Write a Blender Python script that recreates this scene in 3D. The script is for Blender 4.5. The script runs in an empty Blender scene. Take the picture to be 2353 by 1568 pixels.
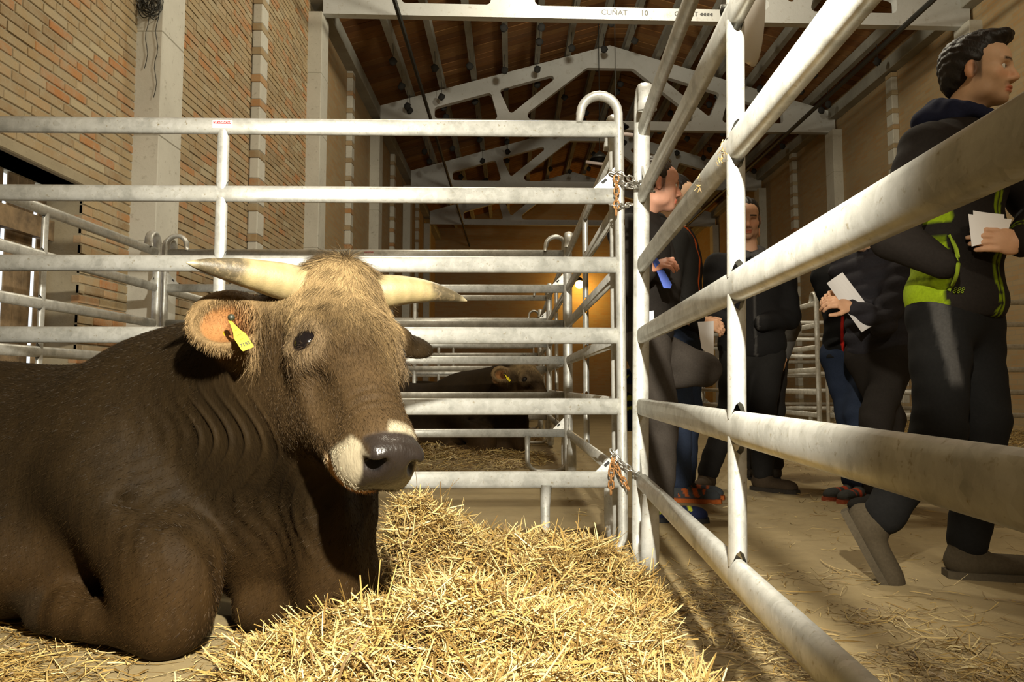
import bpy, math, random
import numpy as np
from mathutils import Vector, Matrix

random.seed(7)
RNG = np.random.default_rng(11)
scene = bpy.context.scene
COL = scene.collection

# ---------------------------------------------------------------- camera
F_PX = 1870.0                      # focal length in pixels of the 2353 x 1568 frame
CAM_H = 0.615
PITCH = math.radians(4.6)
SHIFT_PX = -47.5                   # keeps the horizon at row 887
cam_data = bpy.data.cameras.new('camera')
cam_data.sensor_width = 36.0
cam_data.sensor_fit = 'HORIZONTAL'
cam_data.lens = F_PX / 2353.0 * 36.0
cam_data.shift_y = SHIFT_PX / 2353.0
cam_data.clip_start = 0.02
cam_data.clip_end = 200
cam = bpy.data.objects.new('camera', cam_data)
cam.location = (0, 0, CAM_H)
cam.rotation_euler = (math.pi / 2 + PITCH, 0, 0)
COL.objects.link(cam)
scene.camera = cam

# ---------------------------------------------------------------- world (grey daylight outside the hall)
world = bpy.data.worlds.new('world')
scene.world = world
world.use_nodes = True
wb = world.node_tree.nodes['Background']
wb.inputs[0].default_value = (0.80, 0.90, 1.0, 1)
wb.inputs[1].default_value = 1.6

# ---------------------------------------------------------------- lights
def add_light(name, kind, loc, energy, color, size=0.1, target=None, angle=None, blend=0.5, size_y=None):
    d = bpy.data.lights.new(name, kind)
    d.energy = energy
    d.color = color
    if kind in ('POINT', 'SPOT'):
        d.shadow_soft_size = size
    if kind == 'AREA':
        d.shape = 'RECTANGLE'
        d.size = size
        d.size_y = size_y or size
    if kind == 'SPOT':
        d.spot_size = angle
        d.spot_blend = blend
    o = bpy.data.objects.new(name, d)
    o.location = loc
    if target is not None:
        o.rotation_euler = (Vector(target) - Vector(loc)).to_track_quat('-Z', 'Y').to_euler()
    COL.objects.link(o)
    return o

WARM = (1.0, 0.92, 0.72)
# the photographer's flash, held up above the camera and aimed at the bull
add_light('flash', 'SPOT', (0.14, 0.20, 1.50), 820, (1.0, 0.945, 0.80), 0.028, (-0.30, 2.5, 0.68), math.radians(88), 0.85)
# high-bay lamps hung under the roof, above the picture
add_light('bay_lamp', 'POINT', (2.0, -2.4, 4.4), 300, WARM, 0.22)
add_light('bay_lamp.001', 'POINT', (0.7, 5.0, 5.2), 380, WARM, 0.22)
add_light('bay_lamp.002', 'POINT', (1.2, 10.2, 6.3), 380, WARM, 0.22)

scene.view_settings.view_transform = 'Standard'
scene.view_settings.look = 'None'
scene.view_settings.exposure = 0.0
scene.view_settings.gamma = 1.0
scene.view_settings.use_curve_mapping = False

# ================================================================ helpers
def U(px, py, z):
    """world point seen at pixel (px, py) at depth z (metres along Y)"""
    a = (px - 1176.5) / F_PX
    b = (784.0 + SHIFT_PX - py) / F_PX
    dy = math.cos(PITCH) - b * math.sin(PITCH)
    dz = math.sin(PITCH) + b * math.cos(PITCH)
    t = z / dy
    return np.array([a * t, z, CAM_H + dz * t])

def V3(p):
    return np.asarray(p, dtype=np.float64)

def unit(v):
    v = V3(v)
    return v / max(1e-9, np.linalg.norm(v))

def empty(name, loc=(0, 0, 0), rotz=0.0, rot=None):
    o = bpy.data.objects.new(name, None)
    o.empty_display_size = 0.1
    o.location = loc
    o.rotation_euler = rot if rot is not None else (0, 0, rotz)
    COL.objects.link(o)
    return o

def tag(o, label=None, category=None, group=None, kind=None):
    if label: o['label'] = label
    if category: o['category'] = category
    if group: o['group'] = group
    if kind: o['kind'] = kind
    return o

def mesh_obj(name, verts, faces, mat=None, parent=None, smooth=False, off=None, colors=None):
    me = bpy.data.meshes.new(name)
    verts = np.asarray(verts, dtype=np.float32).reshape(-1, 3)
    if off is not None:
        verts = verts - np.asarray(off, dtype=np.float32)
    if isinstance(faces, np.ndarray):
        n, k = faces.shape
        me.vertices.add(len(verts))
        me.vertices.foreach_set('co', verts.ravel())
        me.loops.add(n * k)
        me.loops.foreach_set('vertex_index', faces.astype(np.int32).ravel())
        me.polygons.add(n)
        me.polygons.foreach_set('loop_start', np.arange(0, n * k, k, dtype=np.int32))
        me.update(calc_edges=True)
    else:
        me.from_pydata(verts.tolist(), [], faces)
        me.update()
    if smooth:
        me.polygons.foreach_set('use_smooth', np.ones(len(me.polygons), dtype=bool))
    if colors is not None:
        at = me.color_attributes.new('Col', 'FLOAT_COLOR', 'POINT')
        c = np.zeros((len(verts), 4), dtype=np.float32)
        c[:, :np.shape(colors)[1]] = colors
        at.data.foreach_set('color', c.ravel())
    if mat is not None:
        for m in (mat if isinstance(mat, (list, tuple)) else [mat]):
            me.materials.append(m)
    o = bpy.data.objects.new(name, me)
    COL.objects.link(o)
    if parent is not None:
        o.parent = parent
    return o

def copy_tree(o, parent=None):
    c = o.copy()
    COL.objects.link(c)
    c.parent = parent
    for ch in list(o.children):
        copy_tree(ch, c)
    return c

class MB:
    """collects simple shapes into one mesh"""
    def __init__(self):
        self.v = []
        self.f = []
    def add(self, verts, faces):
        n = len(self.v)
        self.v.extend([tuple(map(float, p)) for p in verts])
        self.f.extend([tuple(i + n for i in f) for f in faces])
        return self
    def box(self, x0, x1, y0, y1, z0, z1, bevel=0.0):
        if bevel <= 0:
            v = [(x, y, z) for z in (z0, z1) for y in (y0, y1) for x in (x0, x1)]
            f = [(0, 2, 3, 1), (4, 5, 7, 6), (0, 1, 5, 4), (2, 6, 7, 3), (0, 4, 6, 2), (1, 3, 7, 5)]
            return self.add(v, f)
        b = bevel
        v = []
        f = []
        idx = {}
        for sx, X in ((-1, x0), (1, x1)):
            for sy, Y in ((-1, y0), (1, y1)):
                for sz, Z in ((-1, z0), (1, z1)):
                    for ax in range(3):
                        p = [X, Y, Z]
                        for k, s in ((0, sx), (1, sy), (2, sz)):
                            if k != ax:
                                p[k] -= s * b
                        idx[(sx, sy, sz, ax)] = len(v)
                        v.append(tuple(p))
        def quad(keys):
            f.append(tuple(idx[k] for k in keys))
        for s in (-1, 1):
            quad([(s, -1, -1, 0), (s, 1, -1, 0), (s, 1, 1, 0), (s, -1, 1, 0)][::s])
            quad([(-1, s, -1, 1), (1, s, -1, 1), (1, s, 1, 1), (-1, s, 1, 1)][::-s])
            quad([(-1, -1, s, 2), (1, -1, s, 2), (1, 1, s, 2), (-1, 1, s, 2)][::s])
        for a in (-1, 1):
            for c in (-1, 1):
                quad([(-1, a, c, 1), (1, a, c, 1), (1, a, c, 2), (-1, a, c, 2)][::a * c])
                quad([(a, -1, c, 0), (a, 1, c, 0), (a, 1, c, 2), (a, -1, c, 2)][::-a * c])
                quad([(a, c, -1, 0), (a, c, 1, 0), (a, c, 1, 1), (a, c, -1, 1)][::a * c])
        for sx in (-1, 1):
            for sy in (-1, 1):
                for sz in (-1, 1):
                    t = [(sx, sy, sz, 0), (sx, sy, sz, 1), (sx, sy, sz, 2)]
                    quad(t if sx * sy * sz > 0 else t[::-1])
        return self.add(v, f)
    def sweep(self, pts, ra, rb=None, n=10, up=(0, 0, 1), cap=True, power=2.0, closed=False, ras=None):
        """tube along pts; ra = half size along side axis, rb along the 'up' axis"""
        rb = ra if rb is None else rb
        P = [V3(p) for p in pts]
        m = len(P)
        rings = []
        for i in range(m):
            if closed:
                t = unit(P[(i + 1) % m] - P[i - 1])
            else:
                t = unit(P[min(i + 1, m - 1)] - P[max(i - 1, 0)])
            u = V3(up)
            if abs(np.dot(u, t)) > 0.99:
                u = V3((0, 1, 0)) if abs(t[1]) < 0.9 else V3((1, 0, 0))
            s = unit(np.cross(t, u))
            w = np.cross(s, t)
            k = 1.0 if ras is None else ras[i]
            ring = []
            for j in range(n):
                a = 2 * math.pi * j / n
                c, d = math.cos(a), math.sin(a)
                c = math.copysign(abs(c) ** (2 / power), c)
                d = math.copysign(abs(d) ** (2 / power), d)
                ring.append(P[i] + s * ra * k * c + w * rb * k * d)
            rings.append(ring)
        v = [p for r in rings for p in r]
        f = []
        for i in range(m if closed else m - 1):
            i2 = (i + 1) % m
            for j in range(n):
                j2 = (j + 1) % n
                f.append((i * n + j, i * n + j2, i2 * n + j2, i2 * n + j))
        if cap and not closed:
            f.append(tuple(range(n - 1, -1, -1)))
            f.append(tuple((m - 1) * n + j for j in range(n)))
        return self.add(v, f)
    def prism(self, poly, axis, a, b):
        """poly: list of 2-D points; axis 'x','y','z' the extrusion axis from a to b"""
        n = len(poly)
        def P(q, t):
            return {'x': (t, q[0], q[1]), 'y': (q[0], t, q[1]), 'z': (q[0], q[1], t)}[axis]
        v = [P(q, a) for q in poly] + [P(q, b) for q in poly]
        f = [tuple(range(n)), tuple(range(2 * n - 1, n - 1, -1))]
        for i in range(n):
            j = (i + 1) % n
            f.append((i, i + n, j + n, j))
        return self.add(v, f)
    def lathe(self, prof, n=24, mat=None):
        """profile (r, z) around z, optional 4x4"""
        v = []
        for r, z in prof:
            for j in range(n):
                a = 2 * math.pi * j / n
                p = Vector((r * math.cos(a), r * math.sin(a), z))
                if mat is not None: p = mat @ p
                v.append(tuple(p))
        f = []
        for i in range(len(prof) - 1):
            for j in range(n):
                j2 = (j + 1) % n
                f.append((i * n + j, i * n + j2, (i + 1) * n + j2, (i + 1) * n + j))
        return self.add(v, f)
    def build(self, name, mat=None, parent=None, smooth=False, off=None):
        return mesh_obj(name, self.v, self.f, mat, parent, smooth, off)

def text_obj(name, body, size, mat, matrix, parent=None, depth=0.0006, align='CENTER', bold=0.0):
    cu = bpy.data.curves.new(name, 'FONT')
    cu.body = body
    cu.size = size
    cu.align_x = align
    cu.align_y = 'CENTER'
    cu.extrude = depth
    cu.offset = bold * size
    cu.resolution_u = 3
    tmp = bpy.data.objects.new(name + '_curve', cu)
    COL.objects.link(tmp)
    bpy.context.view_layer.update()
    me = bpy.data.meshes.new_from_object(tmp)
    bpy.data.objects.remove(tmp)
    me.transform(matrix)
    me.materials.clear()
    me.materials.append(mat)
    o = bpy.data.objects.new(name, me)
    COL.objects.link(o)
    if parent: o.parent = parent
    return o

# ---------------------------------------------------------------- materials
def new_mat(name):
    m = bpy.data.materials.new(name)
    m.use_nodes = True
    nt = m.node_tree
    return m, nt, nt.nodes['Principled BSDF']

def N(nt, kind, **kw):
    n = nt.nodes.new(kind)
    for k, v in kw.items():
        setattr(n, k, v)
    return n

def ramp(nt, fac, stops):
    r = N(nt, 'ShaderNodeValToRGB')
    e = r.color_ramp.elements
    while len(e) > 1:
        e.remove(e[-1])
    e[0].position = stops[0][0]
    e[0].color = (*stops[0][1], 1)
    for p, c in stops[1:]:
        q = e.new(p)
        q.color = (*c, 1)
    nt.links.new(fac, r.inputs[0])
    return r.outputs[0]

def noise(nt, scale, detail=4, rough=0.6, coord='Object', vec=None, stretch=None):
    t = N(nt, 'ShaderNodeTexNoise')
    t.inputs['Scale'].default_value = scale
    t.inputs['Detail'].default_value = detail
    t.inputs['Roughness'].default_value = rough
    if vec is None:
        vec = N(nt, 'ShaderNodeTexCoord').outputs[coord]
    if stretch is not None:
        mp = N(nt, 'ShaderNodeMapping')
        mp.inputs['Scale'].default_value = stretch
        nt.links.new(vec, mp.inputs[0])
        vec = mp.outputs[0]
    nt.links.new(vec, t.inputs['Vector'])
    return t.outputs['Fac']

def mixc(nt, fac, a, b, mode='MIX'):
    m = N(nt, 'ShaderNodeMix', data_type='RGBA', blend_type=mode)
    for sock, val in ((0, fac), (6, a), (7, b)):
        if isinstance(val, (int, float)):
            m.inputs[sock].default_value = val
        elif isinstance(val, tuple):
            m.inputs[sock].default_value = (*val, 1)
        else:
            nt.links.new(val, m.inputs[sock])
    return m.outputs[2]

def bump(nt, bsdf, height, strength=0.3, dist=0.01):
    b = N(nt, 'ShaderNodeBump')
    b.inputs['Strength'].default_value = strength
    b.inputs['Distance'].default_value = dist
    nt.links.new(height, b.inputs['Height'])
    nt.links.new(b.outputs[0], bsdf.inputs['Normal'])

def simple(name, color, rough=0.7, metal=0.0, nscale=None, namp=0.25, bstr=0.0, bdist=0.005, bscale=None, spec=None):
    m, nt, b = new_mat(name)
    b.inputs['Roughness'].default_value = rough
    b.inputs['Metallic'].default_value = metal
    if spec is not None:
        b.inputs['Specular IOR Level'].default_value = spec
    if nscale:
        f = noise(nt, nscale)
        lo = tuple(max(0, c * (1 - namp)) for c in color)
        hi = tuple(min(1, c * (1 + namp)) for c in color)
        nt.links.new(ramp(nt, f, [(0.3, lo), (0.7, hi)]), b.inputs['Base Color'])
        if bstr > 0:
            bump(nt, b, noise(nt, bscale or nscale), bstr, bdist)
    else:
        b.inputs['Base Color'].default_value = (*color, 1)
    return m

def galv_mat():
    m, nt, b = new_mat('galvanised_steel')
    co = N(nt, 'ShaderNodeTexCoord').outputs['Object']
    f1 = noise(nt, 14, 6, 0.65, vec=co)
    f2 = noise(nt, 90, 3, 0.6, vec=co)
    vor = N(nt, 'ShaderNodeTexVoronoi'); vor.inputs['Scale'].default_value = 55
    nt.links.new(co, vor.inputs['Vector'])
    base = ramp(nt, f1, [(0.25, (0.34, 0.335, 0.30)), (0.5, (0.53, 0.525, 0.485)), (0.75, (0.65, 0.645, 0.60))])
    bw = N(nt, 'ShaderNodeRGBToBW'); nt.links.new(vor.outputs['Color'], bw.inputs[0])
    sp = mixc(nt, 0.12, base, bw.outputs[0], 'OVERLAY')
    grime = ramp(nt, f2, [(0.62, (0, 0, 0)), (0.78, (1, 1, 1))])
    col = mixc(nt, grime, sp, (0.30, 0.25, 0.15))
    nt.links.new(col, b.inputs['Base Color'])
    b.inputs['Metallic'].default_value = 0.45
    r = ramp(nt, f1, [(0.2, (0.52,) * 3), (0.8, (0.36,) * 3)])
    nt.links.new(r, b.inputs['Roughness'])
    bump(nt, b, f2, 0.08, 0.003)
    return m

def island_rand(nt):
    g = N(nt, 'ShaderNodeNewGeometry').outputs['Random Per Island']
    o = N(nt, 'ShaderNodeObjectInfo').outputs['Random']
    a = N(nt, 'ShaderNodeMath', operation='ADD')
    nt.links.new(g, a.inputs[0]); nt.links.new(o, a.inputs[1])
    fr = N(nt, 'ShaderNodeMath', operation='FRACT')
    nt.links.new(a.outputs[0], fr.inputs[0])
    return fr.outputs[0]

def brick_piece_mat():
    m, nt, b = new_mat('brick_clay')
    r = island_rand(nt)
    geo = N(nt, 'ShaderNodeNewGeometry').outputs['Position']
    base = ramp(nt, r, [(0.0, (0.30, 0.20, 0.10)), (0.2, (0.38, 0.26, 0.13)), (0.42, (0.40, 0.29, 0.15)), (0.56, (0.44, 0.32, 0.17)), (0.66, (0.44, 0.19, 0.065)), (0.80, (0.46, 0.23, 0.085)), (0.88, (0.48, 0.40, 0.25)), (1.0, (0.36, 0.22, 0.10))])
    n1 = noise(nt, 5, 5, 0.7, vec=geo)
    c2 = mixc(nt, ramp(nt, n1, [(0.40, (0, 0, 0)), (0.66, (0.80,) * 3)]), base, (0.40, 0.335, 0.22))
    n2 = noise(nt, 45, 4, 0.7, vec=geo)
    c3 = mixc(nt, ramp(nt, n2, [(0.6, (0, 0, 0)), (0.75, (0.5,) * 3)]), c2, (0.62, 0.56, 0.44))
    nt.links.new(c3, b.inputs['Base Color'])
    b.inputs['Roughness'].default_value = 0.92
    bump(nt, b, noise(nt, 60, 5, 0.7, vec=geo), 0.6, 0.006)
    return m

def brick_tex_mat(name, mirror=False):
    """far brickwork, too small to pick apart"""
    m, nt, b = new_mat(name)
    geo = N(nt, 'ShaderNodeNewGeometry').outputs['Position']
    sep = N(nt, 'ShaderNodeSeparateXYZ'); nt.links.new(geo, sep.inputs[0])
    add = N(nt, 'ShaderNodeMath', operation='ADD')
    nt.links.new(sep.outputs[0], add.inputs[0]); nt.links.new(sep.outputs[1], add.inputs[1])
    cmb = N(nt, 'ShaderNodeCombineXYZ')
    nt.links.new(add.outputs[0], cmb.inputs[0]); nt.links.new(sep.outputs[2], cmb.inputs[1])
    t = N(nt, 'ShaderNodeTexBrick')
    t.inputs['Scale'].default_value = 1.0
    t.inputs['Brick Width'].default_value = 0.29
    t.inputs['Row Height'].default_value = 0.07
    t.inputs['Mortar Size'].default_value = 0.006
    t.inputs['Color1'].default_value = (0.40, 0.24, 0.10, 1)
    t.inputs['Color2'].default_value = (0.42, 0.30, 0.16, 1)
    t.inputs['Mortar'].default_value = (0.33, 0.27, 0.17, 1)
    nt.links.new(cmb.outputs[0], t.inputs['Vector'])
    n1 = noise(nt, 2.5, 5, 0.7, vec=geo)
    c = mixc(nt, ramp(nt, n1, [(0.4, (0, 0, 0)), (0.7, (0.7,) * 3)]), t.outputs['Color'], (0.37, 0.30, 0.18))
    nt.links.new(c, b.inputs['Base Color'])
    b.inputs['Roughness'].default_value = 0.92
    bump(nt, b, t.outputs['Fac'], -0.4, 0.01)
    return m

def concrete_mat(name, c0, c1, scale=3.0, stain=(0.20, 0.17, 0.11)):
    m, nt, b = new_mat(name)
    geo = N(nt, 'ShaderNodeNewGeometry').outputs['Position']
    n1 = noise(nt, scale, 6, 0.65, vec=geo)
    n2 = noise(nt, scale * 9, 5, 0.7, vec=geo)
    base = ramp(nt, n1, [(0.3, c0), (0.7, c1)])
    col = mixc(nt, ramp(nt, n2, [(0.58, (0, 0, 0)), (0.72, (0.55,) * 3)]), base, stain)
    nt.links.new(col, b.inputs['Base Color'])
    b.inputs['Roughness'].default_value = 0.9
    bump(nt, b, n2, 0.35, 0.008)
    return m

def straw_mat(name, stops):
    m, nt, b = new_mat(name)
    r = island_rand(nt)
    nt.links.new(ramp(nt, r, stops), b.inputs['Base Color'])
    b.inputs['Roughness'].default_value = 0.55
    return m

def vcol_mat(name, rough=0.75, nscale=60, namp=0.25, bscale=180, bstr=0.3, bdist=0.002, stretch=None, spec=0.3, sheen=0.0, sss=0.0, gloss=False):
    m, nt, b = new_mat(name)
    a = N(nt, 'ShaderNodeVertexColor', layer_name='Col').outputs['Color']
    f = noise(nt, nscale, 4, 0.65, stretch=stretch)
    dark = ramp(nt, f, [(0.3, (1 - namp,) * 3), (0.7, (1 + 0.0,) * 3)])
    nt.links.new(mixc(nt, 1.0, a, dark, 'MULTIPLY'), b.inputs['Base Color'])
    b.inputs['Roughness'].default_value = rough
    b.inputs['Specular IOR Level'].default_value = spec
    if gloss:
        al = nt.nodes[-1] if False else [q for q in nt.nodes if q.bl_idname == 'ShaderNodeVertexColor'][0].outputs['Alpha']
        nt.links.new(ramp(nt, al, [(0, (rough,) * 3), (1, (0.30,) * 3)]), b.inputs['Roughness'])
        nt.links.new(ramp(nt, al, [(0, (spec,) * 3), (1, (0.30,) * 3)]), b.inputs['Specular IOR Level'])
    if sheen:
        b.inputs['Sheen Weight'].default_value = sheen
        b.inputs['Sheen Roughness'].default_value = 0.4
    if sss:
        b.inputs['Subsurface Weight'].default_value = sss
        b.inputs['Subsurface Scale'].default_value = 0.01
        b.inputs['Subsurface Radius'].default_value = (1.0, 0.35, 0.2)
    if bstr:
        bump(nt, b, noise(nt, bscale, 3, 0.6, stretch=stretch), bstr, bdist)
    return m

M = {}
M['galv'] = galv_mat()
M['brick'] = brick_piece_mat()
M['brick_far'] = brick_tex_mat('brickwork_far')
M['mortar'] = concrete_mat('mortar', (0.30, 0.25, 0.16), (0.38, 0.32, 0.21), 4)
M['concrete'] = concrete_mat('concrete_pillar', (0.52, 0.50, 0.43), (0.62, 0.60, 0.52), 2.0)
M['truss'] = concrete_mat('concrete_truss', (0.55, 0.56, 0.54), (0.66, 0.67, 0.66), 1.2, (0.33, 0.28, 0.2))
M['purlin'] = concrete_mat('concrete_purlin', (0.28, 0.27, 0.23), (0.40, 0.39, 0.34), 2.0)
M['dark_metal'] = simple('dark_metal', (0.05, 0.05, 0.045), 0.5, 0.6)
M['steel'] = simple('chain_steel', (0.42, 0.40, 0.36), 0.35, 0.9, 60, 0.3)
M['rust'] = simple('rusty_steel', (0.34, 0.17, 0.06), 0.7, 0.5, 120, 0.6, 0.4, 0.002)
M['paper'] = simple('white_paper', (0.90, 0.88, 0.88), 0.7)
M['wood'] = simple('old_wood', (0.22, 0.15, 0.08), 0.85, 0, 9, 0.5, 0.4, 0.004, 40)
M['white_enamel'] = simple('white_enamel', (0.80, 0.77, 0.74), 0.35)
M['black'] = simple('black_rubber', (0.012, 0.012, 0.012), 0.6)

# ================================================================ the hall
WX_L, WX_R = -3.0, 7.1             # wall faces
Y0, Y1 = -6.0, 31.5
RIDGE_X = 2.2
CHORD_Z = CAM_H + 5.50             # underside of the trusses
TRUSS_Y = [6.65, 11.95, 17.2, 22.45, 27.7]
def roof_z(x):                     # underside of the purlins
    return CHORD_Z + 1.92 - 0.285 * abs(x - RIDGE_X)

# ---- floor
def floor_mat():
    m, nt, b = new_mat('floor_dirt_concrete')
    geo = N(nt, 'ShaderNodeNewGeometry').outputs['Position']
    n1 = noise(nt, 1.6, 6, 0.7, vec=geo)
    n2 = noise(nt, 14, 6, 0.7, vec=geo)
    n3 = noise(nt, 90, 4, 0.7, vec=geo)
    base = ramp(nt, n1, [(0.3, (0.18, 0.132, 0.060)), (0.55, (0.25, 0.187, 0.088)), (0.75, (0.30, 0.232, 0.118))])
    c = mixc(nt, ramp(nt, n2, [(0.55, (0, 0, 0)), (0.7, (0.6,) * 3)]), base, (0.16, 0.12, 0.065))
    c = mixc(nt, ramp(nt, n3, [(0.63, (0, 0, 0)), (0.72, (0.7,) * 3)]), c, (0.42, 0.34, 0.18))
    nt.links.new(c, b.inputs['Base Color'])
    b.inputs['Roughness'].default_value = 0.85
    bump(nt, b, n2, 0.25, 0.01)
    return m
M['floor'] = floor_mat()
fl = MB().box(WX_L - 0.5, WX_R + 0.5, Y0 - 0.3, Y1 + 0.3, -0.2, 0.0).build('floor', M['floor'])
tag(fl, kind='structure')

# ---- left wall: mortar core with a door opening, bricks proud of it
DOOR_Y0, DOOR_Y1, DOOR_H = 4.15, 5.62, 2.0
M['wall_core'] = M['mortar']
wl = MB()
WLX = WX_L - 0.012
wl.box(WLX - 0.3, WLX, Y0, DOOR_Y0, 0, 8.2)
wl.box(WLX - 0.3, WLX, DOOR_Y1, Y1, 0, 8.2)
wl.box(WLX - 0.3, WLX, DOOR_Y0, DOOR_Y1, DOOR_H, 8.2)
wall_left = wl.build('wall_left', M['mortar'])
tag(wall_left, kind='structure')

BL, BH, JT = 0.285, 0.058, 0.012
brick_meshes = []
for k in range(6):
    j = MB()
    e = lambda: random.uniform(-0.003, 0.003)
    j.box(-0.06, random.uniform(0.0, 0.006), 0, BL - JT + e(), 0, BH + e(), 0.004)
    me_o = j.build('brick', M['brick'])
    brick_meshes.append(me_o.data)
    bpy.data.objects.remove(me_o)
def brick_rows(y_lo, y_hi, z_lo, z_hi):
    out = []
    pitch_z = BH + JT
    r = int(math.floor(z_lo / pitch_z))
    while r * pitch_z < z_hi:
        z = r * pitch_z
        y = y_lo - ((r * 0.5) % 1.0) * BL - (0.07 if r % 3 == 0 else 0)
        while y < y_hi:
            out.append((y, z))
            y += BL
        r += 1
    return out
def in_door(y, z):
    return z < DOOR_H + 0.075 and y + BL > DOOR_Y0 - 0.0 and y < DOOR_Y1 - 0.02
near = [(y, z) for y, z in brick_rows(4.62, 6.42, 0.62, 3.75) if y + BL > 4.62 and not in_door(y, z) and y + 0.02 < 6.40]
near = [p for p in near if p[1] < CAM_H + 0.4742 * (p[0] + BL) + 0.1]
near.sort(key=lambda p: p[0])
ind, rest = near[:300], near[300:]
for (y, z) in ind:
    me = random.choice(brick_meshes)
    o = bpy.data.objects.new('brick', me)
    o.location = (WX_L - 0.006, min(y, 6.44 - BL), z)
    COL.objects.link(o)
    o.parent = wall_left
jb = MB()
far_b = [(y, z, 6.86, 9.12) for y, z in brick_rows(6.86, 9.12, 0.0, 6.4)] + [(y, z, 9.36, 11.72) for y, z in brick_rows(9.36, 11.72, 0.0, 6.4)]
_got = {(round(y, 3), round(z, 3)) for y, z in ind}
far_b += [(y, z, 3.2, 6.43) for y, z in brick_rows(4.62 - 5 * BL, 6.42, 0.0, 6.4) if not in_door(y, z) and (round(y, 3), round(z, 3)) not in _got]
far_b += [(y, z, DOOR_Y1, 6.43) for y, z in brick_rows(4.62, 6.42, 0.62, DOOR_H + 0.07) if in_door(y, z) and y + BL > DOOR_Y1 + 0.04]
for (y, z, a, b_) in far_b:
    ya, yb = max(y, a), min(y + BL - JT, b_)
    if yb - ya > 0.03:
        d = random.uniform(-0.002, 0.006)
        jb.box(WX_L - 0.03, WX_L - 0.006 + d, ya, yb, z + random.uniform(-.002, .002), z + BH + random.uniform(-.002, .002))
ob = jb.build('brick_courses', M['brick'], wall_left)
tag(ob, kind='stuff')
# beyond the second bay the courses are too small to pick apart
fb = MB().box(WX_L - 0.05, WX_L - 0.003, 12.3, Y1, 0, 8.2).build('far_brickwork', M['brick_far'], wall_left)

# ---- boarded door with daylight in its gaps
door = MB()
door.box(WX_L - 0.26, WX_L - 0.20, DOOR_Y0 - 0.02, DOOR_Y1 + 0.02, 0.55, 0.67)
door.box(WX_L - 0.26, WX_L - 0.20, DOOR_Y0 - 0.02, DOOR_Y1 + 0.02, 1.62, 1.76)
door_1 = door.build('door_1', M['wood'])
tag(door_1, kind='structure')
y = DOOR_Y0 + 0.004
k = 0
while y < DOOR_Y1:
    w = random.uniform(0.085, 0.11)
    gap = 0.050 if (k % 3 == 2) else random.choice([0.002, 0.004])
    yb = min(y + w, DOOR_Y1)
    MB().box(WX_L - 0.272, WX_L - 0.260, y, yb, 0.02, DOOR_H, 0.003).build('door_board', M['wood'], door_1)
    y = yb + gap
    k += 1
lint = MB().box(WX_L - 0.25, WX_L + 0.03, DOOR_Y0 - 0.25, DOOR_Y1 + 0.28, DOOR_H, DOOR_H + 0.075, 0.008).build('trim_1', M['mortar'])
tag(lint, kind='structure')

# ---- right wall, end wall, wall behind the camera
wr = MB().box(WX_R, WX_R + 0.3, Y0, Y1, 0, 8.2).build('wall_right', M['brick_far']); tag(wr, kind='structure')
wbk = MB().box(WX_L - 0.3, WX_R + 0.3, Y1, Y1 + 0.3, 0, 8.6).build('wall_back', M['brick_far']); tag(wbk, kind='structure')
wfr = MB().box(WX_L - 0.3, WX_R + 0.3, Y0 - 0.3, Y0, 0, 8.6).build('wall_front', M['brick_far']); tag(wfr, kind='structure')

# ---- roof
def roof_mat(name, waves):
    m, nt, b = new_mat(name)
    geo = N(nt, 'ShaderNodeNewGeometry').outputs['Position']
    if waves:
        sep = N(nt, 'ShaderNodeSeparateXYZ'); nt.links.new(geo, sep.inputs[0])
        mu = N(nt, 'ShaderNodeMath', operation='MULTIPLY'); mu.inputs[1].default_value = 1 / 0.22
        nt.links.new(sep.outputs[1], mu.inputs[0])
        fr = N(nt, 'ShaderNodeMath', operation='FRACT'); nt.links.new(mu.outputs[0], fr.inputs[0])
        line = ramp(nt, fr.outputs[0], [(0.0, (0.25,) * 3), (0.1, (1,) * 3), (0.9, (1,) * 3), (1.0, (0.25,) * 3)])
        n1 = noise(nt, 3, 4, 0.7, vec=geo)
        base = ramp(nt, n1, [(0.3, (0.20, 0.085, 0.025)), (0.7, (0.34, 0.16, 0.05))])
        col = mixc(nt, 1.0, base, line, 'MULTIPLY')
    else:
        r = island_rand(nt)
        base = ramp(nt, r, [(0, (0.19, 0.075, 0.02)), (0.4, (0.30, 0.13, 0.035)), (0.7, (0.36, 0.18, 0.055)), (1, (0.24, 0.11, 0.04))])
        n1 = noise(nt, 6, 5, 0.7, vec=geo, stretch=(1, 4, 1))
        col = mixc(nt, ramp(nt, n1, [(0.45, (0, 0, 0)), (0.75, (0.6,) * 3)]), base, (0.14, 0.09, 0.05))
    nt.links.new(col, b.inputs['Base Color'])
    b.inputs['Roughness'].default_value = 0.85
    return m
M['roof_board'] = roof_mat('roof_board_clay', False)
M['roof_far'] = roof_mat('roof_boards_far', True)
PUR_H = 0.20
PUR_DX = 0.68
c = MB()
for s, xe in ((-1, WX_L - 0.3), (1, WX_R + 0.3)):
    za, zb = roof_z(RIDGE_X) + PUR_H + 0.075, roof_z(xe) + PUR_H + 0.075
    poly = [(RIDGE_X, za), (xe, zb), (xe, zb + 0.1), (RIDGE_X, za + 0.1)]
    c.prism(poly if s > 0 else poly[::-1], 'y', Y0 - 0.3, Y1 + 0.3)
ceiling = c.build('ceiling', M['roof_far'])
tag(ceiling, kind='structure')
PUR_X = sorted([RIDGE_X - 0.30 - i * PUR_DX for i in range(8)] + [RIDGE_X + 0.30 + i * PUR_DX for i in range(8)])
PUR_X = [x for x in PUR_X if WX_L + 0.25 < x < WX_R - 0.25]
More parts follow.
